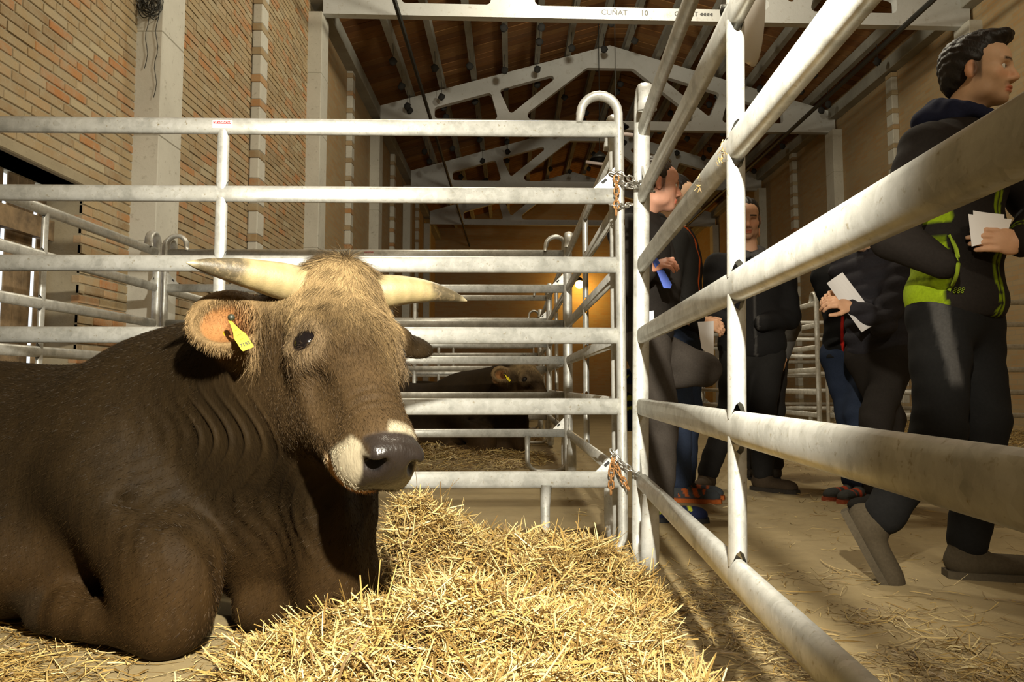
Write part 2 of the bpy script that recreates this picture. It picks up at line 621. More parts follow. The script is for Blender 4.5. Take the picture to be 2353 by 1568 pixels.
for i, x in enumerate(PUR_X):
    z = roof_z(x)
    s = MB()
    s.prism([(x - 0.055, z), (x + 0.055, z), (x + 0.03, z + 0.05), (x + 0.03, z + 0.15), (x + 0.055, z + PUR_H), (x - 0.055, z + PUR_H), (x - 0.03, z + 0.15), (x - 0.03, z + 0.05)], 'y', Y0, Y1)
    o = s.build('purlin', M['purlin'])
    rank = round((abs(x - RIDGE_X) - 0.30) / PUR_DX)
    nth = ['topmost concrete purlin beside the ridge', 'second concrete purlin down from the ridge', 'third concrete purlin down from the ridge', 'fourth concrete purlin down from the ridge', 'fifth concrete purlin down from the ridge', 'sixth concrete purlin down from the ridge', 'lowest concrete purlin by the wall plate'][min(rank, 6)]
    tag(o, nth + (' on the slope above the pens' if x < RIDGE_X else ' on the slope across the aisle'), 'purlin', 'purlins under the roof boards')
# roof boards between purlins
bays = []
for i in range(len(PUR_X) - 1):
    bays.append((PUR_X[i] + 0.035, PUR_X[i + 1] - 0.035))
bays = [(WX_L, PUR_X[0] - 0.035)] + bays + [(PUR_X[-1] + 0.035, WX_R)]
def board_verts(xa, xb, ya, yb, dz):
    v = []
    for (x, z0) in ((xa, roof_z(xa)), (xb, roof_z(xb))):
        for yy in (ya, yb):
            v.append((x, yy, z0 + PUR_H + 0.02 + dz)); v.append((x, yy, z0 + PUR_H + 0.07 + dz))
    f = [(0, 2, 6, 4), (1, 5, 7, 3), (0, 1, 3, 2), (4, 6, 7, 5), (0, 4, 5, 1), (2, 3, 7, 6)]
    return v, f
rb = MB()
yy = 13.0
cnt = 0
while yy < 23.0:
    for (xa, xb) in bays:
        v, f = board_verts(xa, xb, yy, yy + 0.205, random.uniform(-0.01, 0.008))
        if 13.8 < yy < 17.6 and cnt < 300 and -3.1 < xa < 5.6:
            mesh_obj('roof_board', v, f, M['roof_board'], ceiling); cnt += 1
        else:
            rb.add(v, f)
    yy += 0.22
o = rb.build('roof_boarding', M['roof_board'], ceiling); tag(o, kind='stuff')

# ---- wall plates
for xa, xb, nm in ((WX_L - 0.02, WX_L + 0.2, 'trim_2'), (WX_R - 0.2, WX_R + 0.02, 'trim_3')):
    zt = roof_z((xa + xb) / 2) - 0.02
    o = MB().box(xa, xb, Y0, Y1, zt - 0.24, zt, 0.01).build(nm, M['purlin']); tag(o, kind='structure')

# ---- precast trusses with rounded openings
def fillet(poly, r):
    out = []
    n = len(poly)
    for i in range(n):
        p, a, b = V3(poly[i]), V3(poly[i - 1]), V3(poly[(i + 1) % n])
        da, db = unit(a - p), unit(b - p)
        ang = math.acos(max(-1, min(1, float(np.dot(da, db)))))
        t = min(r / math.tan(ang / 2), 0.45 * min(np.linalg.norm(a - p), np.linalg.norm(b - p)))
        rr = t * math.tan(ang / 2)
        cc = p + unit(da + db) * (rr / math.sin(ang / 2))
        s, e = p + da * t - cc, p + db * t - cc
        a0, a1 = math.atan2(s[1], s[0]), math.atan2(e[1], e[0])
        d = (a1 - a0 + math.pi) % (2 * math.pi) - math.pi
        for k in range(5):
            q = a0 + d * k / 4
            out.append((cc[0] + rr * math.cos(q), cc[1] + rr * math.sin(q)))
    return out
HS = 4.93
def truss_mesh():
    outer = [(-HS, 0), (HS, 0), (HS, 0.45), (0, 1.87), (-HS, 0.45)]
    holes = [fillet([(-3.78, 0.19), (-2.42, 0.19), (-2.58, 0.78), (-3.78, 0.43)], 0.07),
             fillet([(-2.16, 0.30), (-1.02, 1.25), (-2.40, 0.84)], 0.06),
             fillet([(-1.98, 0.19), (1.98, 0.19), (0.50, 1.36), (-0.50, 1.36)], 0.10)]
    holes += [[(-x, z) for x, z in reversed(h)] for h in holes[:2]]
    cu = bpy.data.curves.new('truss', 'CURVE')
    cu.dimensions = '2D'
    cu.fill_mode = 'BOTH'
    cu.extrude = 0.075
    for poly in [outer] + holes:
        sp = cu.splines.new('POLY')
        sp.points.add(len(poly) - 1)
        for p, q in zip(sp.points, poly):
            p.co = (q[0], q[1], 0, 1)
        sp.use_cyclic_u = True
    tmp = bpy.data.objects.new('truss_curve', cu)
    COL.objects.link(tmp)
    bpy.context.view_layer.update()
    me = bpy.data.meshes.new_from_object(tmp)
    bpy.data.objects.remove(tmp)
    me.transform(Matrix.Rotation(math.pi / 2, 4, 'X'))
    me.materials.clear()
    me.materials.append(M['truss'])
    return me
tm = truss_mesh()
M['ink'] = simple('faded_black_stencil', (0.12, 0.12, 0.12), 0.9)
names = ['roof truss with openings just above the first pen', 'roof truss bearing faded black stencilled letters on its bottom chord',
         'roof truss just behind the stencilled one', 'roof truss second behind the stencilled one', 'roof truss nearest the end wall']
for i, ty in enumerate(TRUSS_Y):
    o = bpy.data.objects.new('roof_truss', tm)
    o.location = (RIDGE_X - 0.08, ty, CHORD_Z)
    o.rotation_euler = (0, 0, math.radians(2.6))
    COL.objects.link(o)
    tag(o, 'white precast concrete ' + names[i], 'truss', 'roof trusses')
    if i == 1:
        RX = Matrix.Rotation(math.pi / 2, 4, 'X')
        for body, px, sz in (('CUÑAT', 1418, 0.115), ('10', 1490, 0.115), ('CUÑAT', 1590, 0.105)):
            xl = (px - 1176.5) / F_PX * 11.9 - (RIDGE_X - 0.08)
            t = text_obj('stencil_letters', body, sz, M['ink'], Matrix.Translation((xl, -0.0765, 0.105)) @ RX, o, 0.001, bold=0.018)
        # makers' marks set solid, too faded to read
        xl = (1637 - 1176.5) / F_PX * 11.9 - (RIDGE_X - 0.08)
        mk = MB()
        for q in range(4):
            mk.prism([(xl - 0.09 + q * 0.05, 0.105), (xl - 0.07 + q * 0.05, 0.13), (xl - 0.045 + q * 0.05, 0.13), (xl - 0.045 + q * 0.05, 0.08), (xl - 0.07 + q * 0.05, 0.08)], 'y', -0.0775, -0.0755)
        mk.build('faded_mark', M['ink'], o)

# ---- pillars and brick-toothed pilasters
def pillar(x0, x1, y, w, label):
    m = MB()
    segs = 7
    z = 0.0
    top = CHORD_Z + 0.02
    hs = [0, 0.9, 1.75, 2.6, 3.45, 4.3, 5.2, top]
    for a, b_ in zip(hs[:-1], hs[1:]):
        m.box(x0, x1, y - w / 2, y + w / 2, a, b_ - 0.004, 0.006)
    m.box(x0 + 0.008, x1 - 0.008, y - w / 2 + 0.008, y + w / 2 - 0.008, 0, top)
    o = m.build('pillar', M['concrete'])
    tag(o, label, 'pillar', 'concrete pillars under the trusses')
    return o
where = ['beside the boarded door', 'under the stencilled truss', 'under the truss behind the stencilled one', 'deep in the hall', 'nearest the end wall']
for i, ty in enumerate(TRUSS_Y):
    pillar(WX_L - 0.02, -2.80, ty - 0.12, 0.43, 'pale concrete pillar on the brick wall with the door, ' + where[i])
    if i: pillar(6.9, WX_R + 0.02, ty + 0.15, 0.43, 'pale concrete pillar on the wall across the aisle, ' + where[i])
def pilaster(x0, x1, y, label):
    r = empty('pilaster', ((x0 + x1) / 2, y, 0))
    tag(r, label, 'pilaster', 'toothed pilasters on the walls')
    z = 0.0
    off = (0, 0, 0)
    while z < CHORD_Z + 0.25:
        h = random.uniform(0.20, 0.27)
        MB().box(x0 - (x0 + x1) / 2, x1 - (x0 + x1) / 2, -0.12, 0.12, z, z + h, 0.012).build('block', M['concrete'], r)
        z += h
        j = random.uniform(-0.012, 0.012)
        MB().box(x0 - (x0 + x1) / 2, x1 - (x0 + x1) / 2 + j * 0.4, -0.125 + j, 0.125 + j, z, z + 0.085, 0.006).build('brick', M['brick'], r)
        z += 0.085
for y, w in ((9.24, 'between the two nearest pillars'), (14.5, 'past the pillar of the stencilled truss'), (19.8, 'far along the same wall'), (25.0, 'near the end wall')):
    pilaster(WX_L - 0.004, -2.89, y, 'narrow pilaster of concrete blocks and orange bricks, ' + w)
pilaster(6.98, 7.102, 14.7, 'narrow pilaster of blocks and bricks on the wall across the aisle')
pilaster(6.98, 7.102, 20.0, 'narrow pilaster far along the wall across the aisle')

# ---- two conduits slung under the trusses
for x, lab in ((-1.66, 'dark steel conduit slung under the trusses above the cattle pens'), (5.94, 'dark steel conduit slung under the trusses above the aisle')):
    r = MB().sweep([(x, 2.0, CHORD_Z - 0.07), (x, Y1 - 0.2, CHORD_Z - 0.07)], 0.035, 0.045, 6).build('conduit', M['dark_metal'])
    tag(r, lab, 'conduit')

# ---- bundle of old wire hung on the first pillar
wire = empty('wire_bundle', (-2.9, 6.3, 4.0))
tag(wire, 'tangled bundle of old wire hanging on the pale pillar by the door', 'wire')
for q in range(16):
    cx, cy, cz = -2.9 + random.uniform(-.05, .05), 6.28 + random.uniform(-.03, .02), 3.68 + random.uniform(-.08, .08)
    rx, rz = random.uniform(0.03, 0.085), random.uniform(0.06, 0.14)
    a0 = random.uniform(0, 6)
    pts = [(cx + rx * math.cos(a0 + t * 0.5), cy + 0.02 * math.sin(t), cz + rz * math.sin(a0 + t * 0.5)) for t in range(13)]
    MB().sweep(pts, 0.004, 0.004, 5).build('wire_loop', M['dark_metal'], wire, off=(-2.9, 6.3, 4.0))
for q in range(2):
    x0 = -2.92 + 0.08 * q
    pts = [(x0 + 0.012 * math.sin(t * 1.3 + q), 6.305, 3.62 - t * 0.06) for t in range(9 + 4 * q)]
    MB().sweep(pts, 0.003, 0.003, 5).build('loose_end', M['dark_metal'], wire, off=(-2.9, 6.3, 4.0))

# ---- dark round clumps that hang on strings under the purlins
def clump_mesh(seed):
    rr = np.random.default_rng(seed)
    bm = MB()
    n, m_ = 8, 6
    prof = []
    v = []
    for i in range(m_ + 1):
        th = math.pi * i / m_
        for j in range(n):
            ph = 2 * math.pi * j / n
            r = 0.075 * (1 + 0.18 * rr.uniform(-1, 1))
            v.append((r * math.sin(th) * math.cos(ph), 0.6 * r * math.sin(th) * math.sin(ph), r * math.cos(th)))
    f = [(i * n + j, (i + 1) * n + j, (i + 1) * n + (j + 1) % n, i * n + (j + 1) % n) for i in range(m_) for j in range(n)]
    bm.add(v, f)
    return bm
M['clump'] = simple('dark_clump', (0.035, 0.034, 0.032), 0.9)
protos = []
for s in range(3):
    cm = clump_mesh(s).build('ball', M['clump'], None, True)
    st = MB().sweep([(0, 0, 0.05), (0.01, 0, 0.16), (0, 0, 0.34)], 0.005, 0.005, 4).build('string', M['clump'])
    protos.append((cm.data, st.data))
    bpy.data.objects.remove(cm); bpy.data.objects.remove(st)
clumps = []
for x in PUR_X:
    for y in np.arange(14.4, 26.0, 0.95):
        if random.random() < (0.80 if y < 18 else 0.55):
            clumps.append((x + random.uniform(-.03, .03), y + random.uniform(-.4, .4), roof_z(x) - 0.333))
for (x, y, z) in clumps:
    a, b_ = random.choice(protos)
    r = empty('hanging_clump', (x, y, z))
    tag(r, 'dark round clump hanging on a string under a roof purlin', 'clump', 'dark clumps hanging under the purlins')
    for nm, dt in (('ball', a), ('string', b_)):
        o = bpy.data.objects.new(nm, dt); COL.objects.link(o); o.parent = r

# ================================================================ steel pen panels
RAIL_Z = [0.292, 0.543, 0.790, 1.040, 1.287, 1.530]
RA, RB = 0.016, 0.029              # oval tube: half thickness, half width
def arc(cx, cz, r, a0, a1, n=8):
    return [(cx + r * math.cos(a0 + (a1 - a0) * k / n), cz + r * math.sin(a0 + (a1 - a0) * k / n)) for k in range(n + 1)]
PANEL_CACHE = {}
def panel_parts(L, mids):
    key = (round(L, 3), tuple(round(m, 3) for m in mids))
    if key in PANEL_CACHE:
        return PANEL_CACHE[key]
    parts = []
    for z in RAIL_Z:
        b = MB().sweep([(0.03, 0, z), (L - 0.03, 0, z)], RA, RB, 14, power=2.6)
        parts.append(('rail', b))
    for side in (0, 1):
        def fx(x): return x if side == 0 else L - x
        # one bent tube: hoop at the top, upright, hoop foot at the bottom
        pl = [(0.160, 1.548), (0.156, 1.575)] + arc(0.086, 1.585, 0.068, 0.0, math.pi, 10) + [(0.018, 1.3), (0.018, 0.8), (0.018, 0.25)]
        pl += arc(0.098, 0.112, 0.080, math.pi, 1.5 * math.pi, 6) + arc(0.205, 0.112, 0.080, 1.5 * math.pi, 2 * math.pi, 6) + [(0.285, 0.20), (0.282, 0.275)]
        pts = [(fx(x), 0, z) for x, z in pl]
        ras = [0.75, 0.85] + [1.0] * (len(pts) - 4) + [1.05, 1.35]
        b = MB().sweep(pts, RB, RA, 12, up=(0, 1, 0), ras=None) if False else MB()
        rings = sweep_plane(pts, RA, RB, 12, ras)
        b.add(*rings)
        parts.append(('end_tube', b))
        for zb in (RAIL_Z[4] + 0.02, RAIL_Z[0] + 0.02):
            g = MB()
            tri = [(fx(0.03), zb), (fx(0.118), zb), (fx(0.03), zb + 0.088)]
            g.prism(tri if side == 0 else tri[::-1], 'y', -0.004, 0.004)
            parts.append(('gusset_plate', g))
            s = MB()
            s.prism([(fx(0.076), zb + 0.022), (fx(0.083), zb + 0.030), (fx(0.066), zb + 0.044), (fx(0.060), zb + 0.037)], 'y', -0.0046, 0.0046)
            parts.append(('slot', s))
    for m in mids:
        for za, zb in zip(RAIL_Z[:-1], RAIL_Z[1:]):
            n = 16
            v = []
            for q, zc in ((0, za + RB), (1, zb - RB)):
                for j in range(n):
                    a = 2 * math.pi * j / n
                    u, w = 0.021 * math.cos(a), RA * math.sin(a)
                    cut = 0.030 * max(0.0, abs(math.cos(a)) - 0.55) / 0.45
                    d = -0.014 + cut
                    v.append((m + u, w, zc + (d if q == 0 else -d)))
            f = [(j, (j + 1) % n, n + (j + 1) % n, n + j) for j in range(n)]
            parts.append(('post', MB().add(v, f)))
    out = []
    for nm, b in parts:
        o = b.build(nm, M['slot'] if nm == 'slot' else M['galv'], None, nm not in ('gusset_plate', 'slot'))
        out.append((nm, o.data))
        bpy.data.objects.remove(o)
    PANEL_CACHE[key] = out
    return out
def sweep_plane(pts, ra, rb, n, ras):
    """oval tube bent in the x-z plane: ra in the plane, rb across it"""
    P = [V3(p) for p in pts]
    m = len(P)
    v = []
    for i in range(m):
        t = unit(P[min(i + 1, m - 1)] - P[max(i - 1, 0)])
        s = V3((-t[2], 0, t[0]))
        for j in range(n):
            a = 2 * math.pi * j / n
            v.append(P[i] + s * ra * ras[i] * math.cos(a) + V3((0, 1, 0)) * rb / max(0.8, ras[i] ** 0.5) * math.sin(a))
    f = [(i * n + j, i * n + (j + 1) % n, (i + 1) * n + (j + 1) % n, (i + 1) * n + j) for i in range(m - 1) for j in range(n)]
    f.append(tuple(range(n))); f.append(tuple((m - 1) * n + j for j in range(n - 1, -1, -1)))
    return v, f
M['slot'] = simple('slot_dark', (0.02, 0.02, 0.02), 0.8)
def panel(a, b, label, mids=None, lean=0.0, group='steel pen panels'):
    a, b = V3((*a, 0)), V3((*b, 0))
    L = float(np.linalg.norm(b - a))
    d = b - a
    root = empty('pen_panel', (a[0], a[1], 0.0), rot=(lean, 0, math.atan2(d[1], d[0])))
    tag(root, label, 'fence panel', group)
    for nm, me in panel_parts(round(L, 2), [round(L / 2, 3)] if mids is None else mids):
        o = bpy.data.objects.new(nm, me)
        COL.objects.link(o)
        o.parent = root
    return root

XR = 0.392
P1 = panel((-2.45, 2.775), (0.398, 2.85), 'galvanised steel pen panel directly behind the brown bull with horns', mids=[1.432])
P2 = panel((0.438, 2.86), (0.326, 0.06), 'galvanised steel pen panel along the aisle beside the straw heap', mids=[1.44], lean=math.radians(-1.0))
P3 = panel((0.398, 3.02), (0.386, 5.60), 'galvanised steel pen panel along the aisle behind the leaning man')
P4 = panel((-2.41, 5.58), (0.386, 5.62), 'galvanised steel pen panel in front of the second pen, with the bull lying behind it', mids=[1.40])
P5 = panel((-2.44, 2.84), (-2.44, 5.56), 'galvanised steel pen panel before the boarded door')
panel((-2.44, 5.66), (-2.44, 8.38), 'galvanised steel pen panel by the brick wall past the door')
panel((-2.44, 8.46), (-2.44, 11.18), 'galvanised steel pen panel by the brick wall, far from the door')
panel((-2.41, 8.42), (0.386, 8.46), 'galvanised steel pen panel closing off the pen behind the lying bull')
panel((0.386, 5.68), (0.386, 8.40), 'galvanised steel pen panel along the aisle beside the lying dark bull')
panel((-2.41, 11.22), (0.386, 11.26), 'galvanised steel pen panel across the third pen')
panel((0.386, 8.52), (0.386, 11.2), 'galvanised steel pen panel along the aisle by the third pen')
panel((-2.41, 14.0), (0.386, 14.04), 'galvanised steel pen panel deep in the row, across the fourth pen')
# pens across the aisle
panel((3.42, 8.9), (6.2, 8.9), 'galvanised steel pen panel across the aisle behind the man in the lime jacket')
panel((3.38, 8.98), (3.38, 11.7), 'galvanised steel pen panel lining the far side of the aisle')
panel((3.42, 11.8), (6.2, 11.8), 'galvanised steel pen panel across the aisle, second row')
panel((3.42, 14.6), (6.2, 14.6), 'galvanised steel pen panel across the aisle, third row')
panel((3.38, 11.86), (3.38, 14.56), 'galvanised steel pen panel lining the far side of the aisle, farther along')

# ---- maker's stickers
def sticker(root, x, z, label_w=0.068):
    M.setdefault('sticker', simple('white_sticker', (0.85, 0.83, 0.80), 0.5))
    M.setdefault('sticker_red', simple('red_print', (0.42, 0.015, 0.03), 0.5))
    M.setdefault('sticker_pink', simple('faded_print', (0.80, 0.55, 0.50), 0.5))
    yf = -RA - 0.0005
    st = MB().box(x - label_w / 2, x + label_w / 2, yf - 0.0012, yf + 0.004, z - 0.014, z + 0.014).build('sticker', M['sticker'], root)
    yb = yf - 0.0018
    MB().box(x - 0.021, x + 0.031, yb, yb + 0.001, z + 0.001, z + 0.011).build('red_band', M['sticker_red'], st)
    r = MB()
    cx, cz = x - 0.0275, z + 0.006
    pts = [(cx + 0.0043 * math.cos(t * math.pi / 6), yb, cz + 0.0043 * math.sin(t * math.pi / 6)) for t in range(12)]
    r.sweep(pts, 0.0008, 0.0008, 4, up=(0, 1, 0), closed=True)
    r.box(cx - 0.002, cx + 0.002, yb - 0.0003, yb + 0.0006, cz - 0.002, cz + 0.002)
    r.build('emblem', M['sticker_red'], st)
    RX = Matrix.Rotation(math.pi / 2, 4, 'X')
    text_obj('sticker_lettering', 'CASANOVA', 0.0098, M['sticker'], Matrix.Translation((x + 0.005, yb - 0.0006, z + 0.0058)) @ RX, st, 0.0003)
    text_obj('sticker_phone', 'T. 93 824 60 22', 0.0078, M['sticker_pink'], Matrix.Translation((x, yb - 0.0002, z - 0.007)) @ RX, st, 0.0003)
sticker(P1, 1.432, RAIL_Z[5] + 0.002)
sticker(P4, 1.42, RAIL_Z[5] + 0.002)

# ---- chains that tie the corner together
def link_mesh(l=0.030, w=0.0085, r=0.0032):
    pts = []
    for k in range(6):
        a = math.pi * k / 5
        pts.append((w * math.cos(a), 0, l / 2 - w + w * math.sin(a)))
    for k in range(6):
        a = math.pi + math.pi * k / 5
        pts.append((w * math.cos(a), 0, -(l / 2 - w) + w * math.sin(a)))
    return MB().sweep(pts, r, r, 6, up=(0, 1, 0), closed=True)
def link_data(mat):
    o = link_mesh().build('chain_link', mat, None, True)
    d = o.data
    bpy.data.objects.remove(o)
    return d
LS, LR = link_data(M['steel']), link_data(M['rust'])
def chain(label, runs, at):
    r = empty('chain', at)
    tag(r, label, 'chain')
    for pts, data in runs:
        P = [Vector(p) for p in pts]
        seg = [(P[i + 1] - P[i]).length for i in range(len(P) - 1)]
        tot = sum(seg)
        n = max(1, int(round(tot / 0.0225)))
        for k in range(n):
            s = (k + 0.5) * tot / n
            i = 0
            while i < len(seg) - 1 and s > seg[i]:
                s -= seg[i]; i += 1
            p = P[i].lerp(P[i + 1], s / seg[i])
            q = (P[i + 1] - P[i]).to_track_quat('Z', 'Y')
            o = bpy.data.objects.new('chain_link', data)
            o.rotation_mode = 'QUATERNION'
            from mathutils import Quaternion
            o.rotation_quaternion = q @ Quaternion((0, 0, 1), math.pi / 2 * (k % 2) + 0.4)
            o.location = p - Vector(at)
            COL.objects.link(o)
            o.parent = r
def UU(px, py, z): return tuple(U(px, py, z))
chain('steel chain with rusty end tying the panel corner high up by the leaning man', [
    ([UU(1403, 392, 2.80), UU(1432, 402, 2.79), UU(1466, 420, 2.81), UU(1492, 428, 2.84), UU(1500, 440, 2.92)], LS),
    ([UU(1413, 408, 2.82), UU(1436, 424, 2.79), UU(1466, 432, 2.80)], LS),
    ([UU(1402, 470, 2.81), UU(1424, 474, 2.80), UU(1455, 470, 2.86)], LS),
    ([UU(1416, 404, 2.80), UU(1417, 440, 2.79), UU(1416, 494, 2.80)], LR)], UU(1437, 430, 2.82))
chain('rusty chain tying the panel corner low down above the straw', [
    ([UU(1403, 1034, 2.80), UU(1425, 1062, 2.79), UU(1450, 1080, 2.79), UU(1474, 1096, 2.80)], LS),
    ([UU(1410, 1052, 2.80), UU(1405, 1085, 2.79), UU(1404, 1135, 2.80)], LR),
    ([UU(1412, 1060, 2.80), UU(1424, 1090, 2.79), UU(1444, 1124, 2.79)], LR)], UU(1437, 1090, 2.82))

# ================================================================ blended solids (for animals and people)
def rotm(a, b=None, c=None):
    """3x3 with rows = the local axes (x,y,z) in world, from a (x axis) and a hint b (y axis)"""
    x = unit(a)
    b = V3((0, 0, 1)) if b is None else V3(b)
    y = unit(b - x * np.dot(b, x))
    z = np.cross(x, y)
    return np.array([x, y, z])

class Solid:
    def __init__(self):
        self.ops = []
    def ell(self, c, r, k=0.03, R=None, sub=False, col=None):
        c, r = V3(c), V3(r) * np.ones(3)
        R = np.eye(3) if R is None else R
        ext = np.sqrt(((R * r[:, None]) ** 2).sum(0))
        self.ops.append(dict(t='e', c=c, r=r, R=R, k=k, sub=sub, col=col, lo=c - ext, hi=c + ext))
        return self
    def cone(self, a, b, ra, rb, k=0.03, sub=False, col=None, flat=None):
        a, b = V3(a), V3(b)
        m = max(ra, rb)
        self.ops.append(dict(t='c', a=a, b=b, ra=ra, rb=rb, k=k, sub=sub, col=col, flat=flat, lo=np.minimum(a, b) - m, hi=np.maximum(a, b) + m))
        return self
    def chain(self, pts, rs, k=0.02, sub=False, col=None):
        for i in range(len(pts) - 1):
            self.cone(pts[i], pts[i + 1], rs[i], rs[i + 1], k, sub, col)
        return self
    def plane(self, p, n, k=0.01):
        """cut away everything on the n side"""
        self.ops.append(dict(t='p', c=V3(p), n=unit(n), k=k, sub=True, col=None, lo=None, hi=None))
        return self
    @staticmethod
    def dist(o, P):
        if o['t'] == 'e':
            q = (P - o['c']) @ o['R'].T
            k0 = np.sqrt(((q / o['r']) ** 2).sum(-1))
            k1 = np.sqrt(((q / o['r'] ** 2) ** 2).sum(-1))
            return k0 * (k0 - 1) / np.maximum(k1, 1e-6)
        if o['t'] == 'c':
            ab = o['b'] - o['a']
            t = np.clip(((P - o['a']) @ ab) / max(1e-9, ab @ ab), 0, 1)
            d = P - o['a'] - t[..., None] * ab
            return np.sqrt((d * d).sum(-1)) - (o['ra'] + (o['rb'] - o['ra']) * t)
        return -((P - o['c']) @ o['n'])
    def eval(self, P, base=(0.5, 0.5, 0.5)):
        D = np.full(P.shape[0], 10.0)
        C = np.tile(V3(base), (P.shape[0], 1))
        for o in self.ops:
            d = self.dist(o, P)
            k = max(o['k'], 1e-4)
            if o['sub']:
                d = -d
                h = np.clip(0.5 + 0.5 * (d - D) / k, 0, 1)
                D = D + (d - D) * h + k * h * (1 - h)
            else:
                h = np.clip(0.5 - 0.5 * (d - D) / k, 0, 1)
                D = D + (d - D) * h - k * h * (1 - h)
            if o['col'] is not None:
                hh = np.clip(h, 0, 1)[:, None]
                C = C * (1 - hh) + V3(o['col']) * hh
        return D, C
    def mesh(self, h, lo=None, hi=None, disp=None):
        L = np.min([o['lo'] for o in self.ops if o['lo'] is not None and not o['sub']], axis=0) - 3 * h if lo is None else V3(lo)
        H = np.max([o['hi'] for o in self.ops if o['hi'] is not None and not o['sub']], axis=0) + 3 * h if hi is None else V3(hi)
        n = np.maximum(np.ceil((H - L) / h).astype(int) + 1, 4)
        ax = [L[i] + h * np.arange(n[i]) for i in range(3)]
        D = np.full(n, 10.0, dtype=np.float32)
        for o in self.ops:
            if o['lo'] is None:
                s = [slice(0, n[i]) for i in range(3)]
            else:
                mg = o['k'] + 3 * h
                i0 = np.clip(np.floor((o['lo'] - mg - L) / h).astype(int), 0, n)
                i1 = np.clip(np.ceil((o['hi'] + mg - L) / h).astype(int) + 1, 0, n)
                if np.any(i1 <= i0):
                    continue
                s = [slice(i0[i], i1[i]) for i in range(3)]
            X, Y, Z = np.meshgrid(ax[0][s[0]], ax[1][s[1]], ax[2][s[2]], indexing='ij')
            P = np.stack([X, Y, Z], -1).reshape(-1, 3)
            d = self.dist(o, P).reshape(X.shape)
            k = max(o['k'], 1e-4)
            Dv = D[tuple(s)]
            if o['sub']:
                d = -d
                hh = np.clip(0.5 + 0.5 * (d - Dv) / k, 0, 1)
                D[tuple(s)] = Dv + (d - Dv) * hh + k * hh * (1 - hh)
            else:
                hh = np.clip(0.5 - 0.5 * (d - Dv) / k, 0, 1)
                D[tuple(s)] = Dv + (d - Dv) * hh - k * hh * (1 - hh)
        return surface_nets(D, L, h)

def surface_nets(D, L, h):
    ins = D < 0
    n = np.array(D.shape)
    c = n - 1
    cnt = np.zeros(c, np.int8)
    for dx in (0, 1):
        for dy in (0, 1):
            for dz in (0, 1):
                cnt += ins[dx:dx + c[0], dy:dy + c[1], dz:dz + c[2]]
    act = (cnt > 0) & (cnt < 8)
    idx = np.full(c, -1, np.int64)
    cells = np.argwhere(act)
    idx[act] = np.arange(len(cells))
    pos = np.zeros((len(cells), 3))
    w = np.zeros(len(cells))
    corners = [(0, 0, 0), (1, 0, 0), (0, 1, 0), (1, 1, 0), (0, 0, 1), (1, 0, 1), (0, 1, 1), (1, 1, 1)]
    vals = [D[cells[:, 0] + a, cells[:, 1] + b, cells[:, 2] + e] for a, b, e in corners]
    for i in range(8):
        for j in range(i + 1, 8):
            a, b = np.array(corners[i]), np.array(corners[j])
            if np.abs(a - b).sum() != 1:
                continue
            va, vb = vals[i], vals[j]
            cr = (va < 0) != (vb < 0)
            t = np.where(cr, va / np.where(cr, va - vb, 1), 0)
            pos += np.where(cr[:, None], a + t[:, None] * (b - a), 0)
            w += cr
    pos = L + h * (cells + pos / np.maximum(w, 1)[:, None])
    quads = []
    for ax in range(3):
        o1, o2 = [k for k in range(3) if k != ax]
        sl_a = [slice(None)] * 3; sl_b = [slice(None)] * 3
        sl_a[ax] = slice(0, n[ax] - 1); sl_b[ax] = slice(1, n[ax])
        A, B = ins[tuple(sl_a)], ins[tuple(sl_b)]
        e = np.argwhere(A != B)
        ok = (e[:, o1] > 0) & (e[:, o1] < n[o1] - 1) & (e[:, o2] > 0) & (e[:, o2] < n[o2] - 1)
        e = e[ok]
        if not len(e):
            continue
        def g(d1, d2):
            q = e.copy(); q[:, o1] += d1; q[:, o2] += d2
            return idx[q[:, 0], q[:, 1], q[:, 2]]
        q = np.stack([g(-1, -1), g(0, -1), g(0, 0), g(-1, 0)], 1)
        flip = A[e[:, 0], e[:, 1], e[:, 2]]
        if ax == 1:
            flip = ~flip
        q[~flip] = q[~flip][:, ::-1]
        quads.append(q)
    F = np.concatenate(quads) if quads else np.zeros((0, 4), int)
    F = F[(F >= 0).all(1)]
    return pos, F

def vnormals(v, f):
    fn = np.cross(v[f[:, 2]] - v[f[:, 0]], v[f[:, 3 if f.shape[1] == 4 else 1]] - v[f[:, 1 if f.shape[1] == 4 else 0]])
    vn = np.zeros_like(v)
    for k in range(f.shape[1]):
        np.add.at(vn, f[:, k], fn)
    return vn / np.maximum(1e-12, np.linalg.norm(vn, axis=1))[:, None]

def join_patches(patches):
    vs, fs, cs = [], [], []
    n = 0
    for v, f, c in patches:
        vs.append(v); fs.append(f + n); cs.append(c); n += len(v)
    return np.concatenate(vs), np.concatenate(fs), np.concatenate(cs)

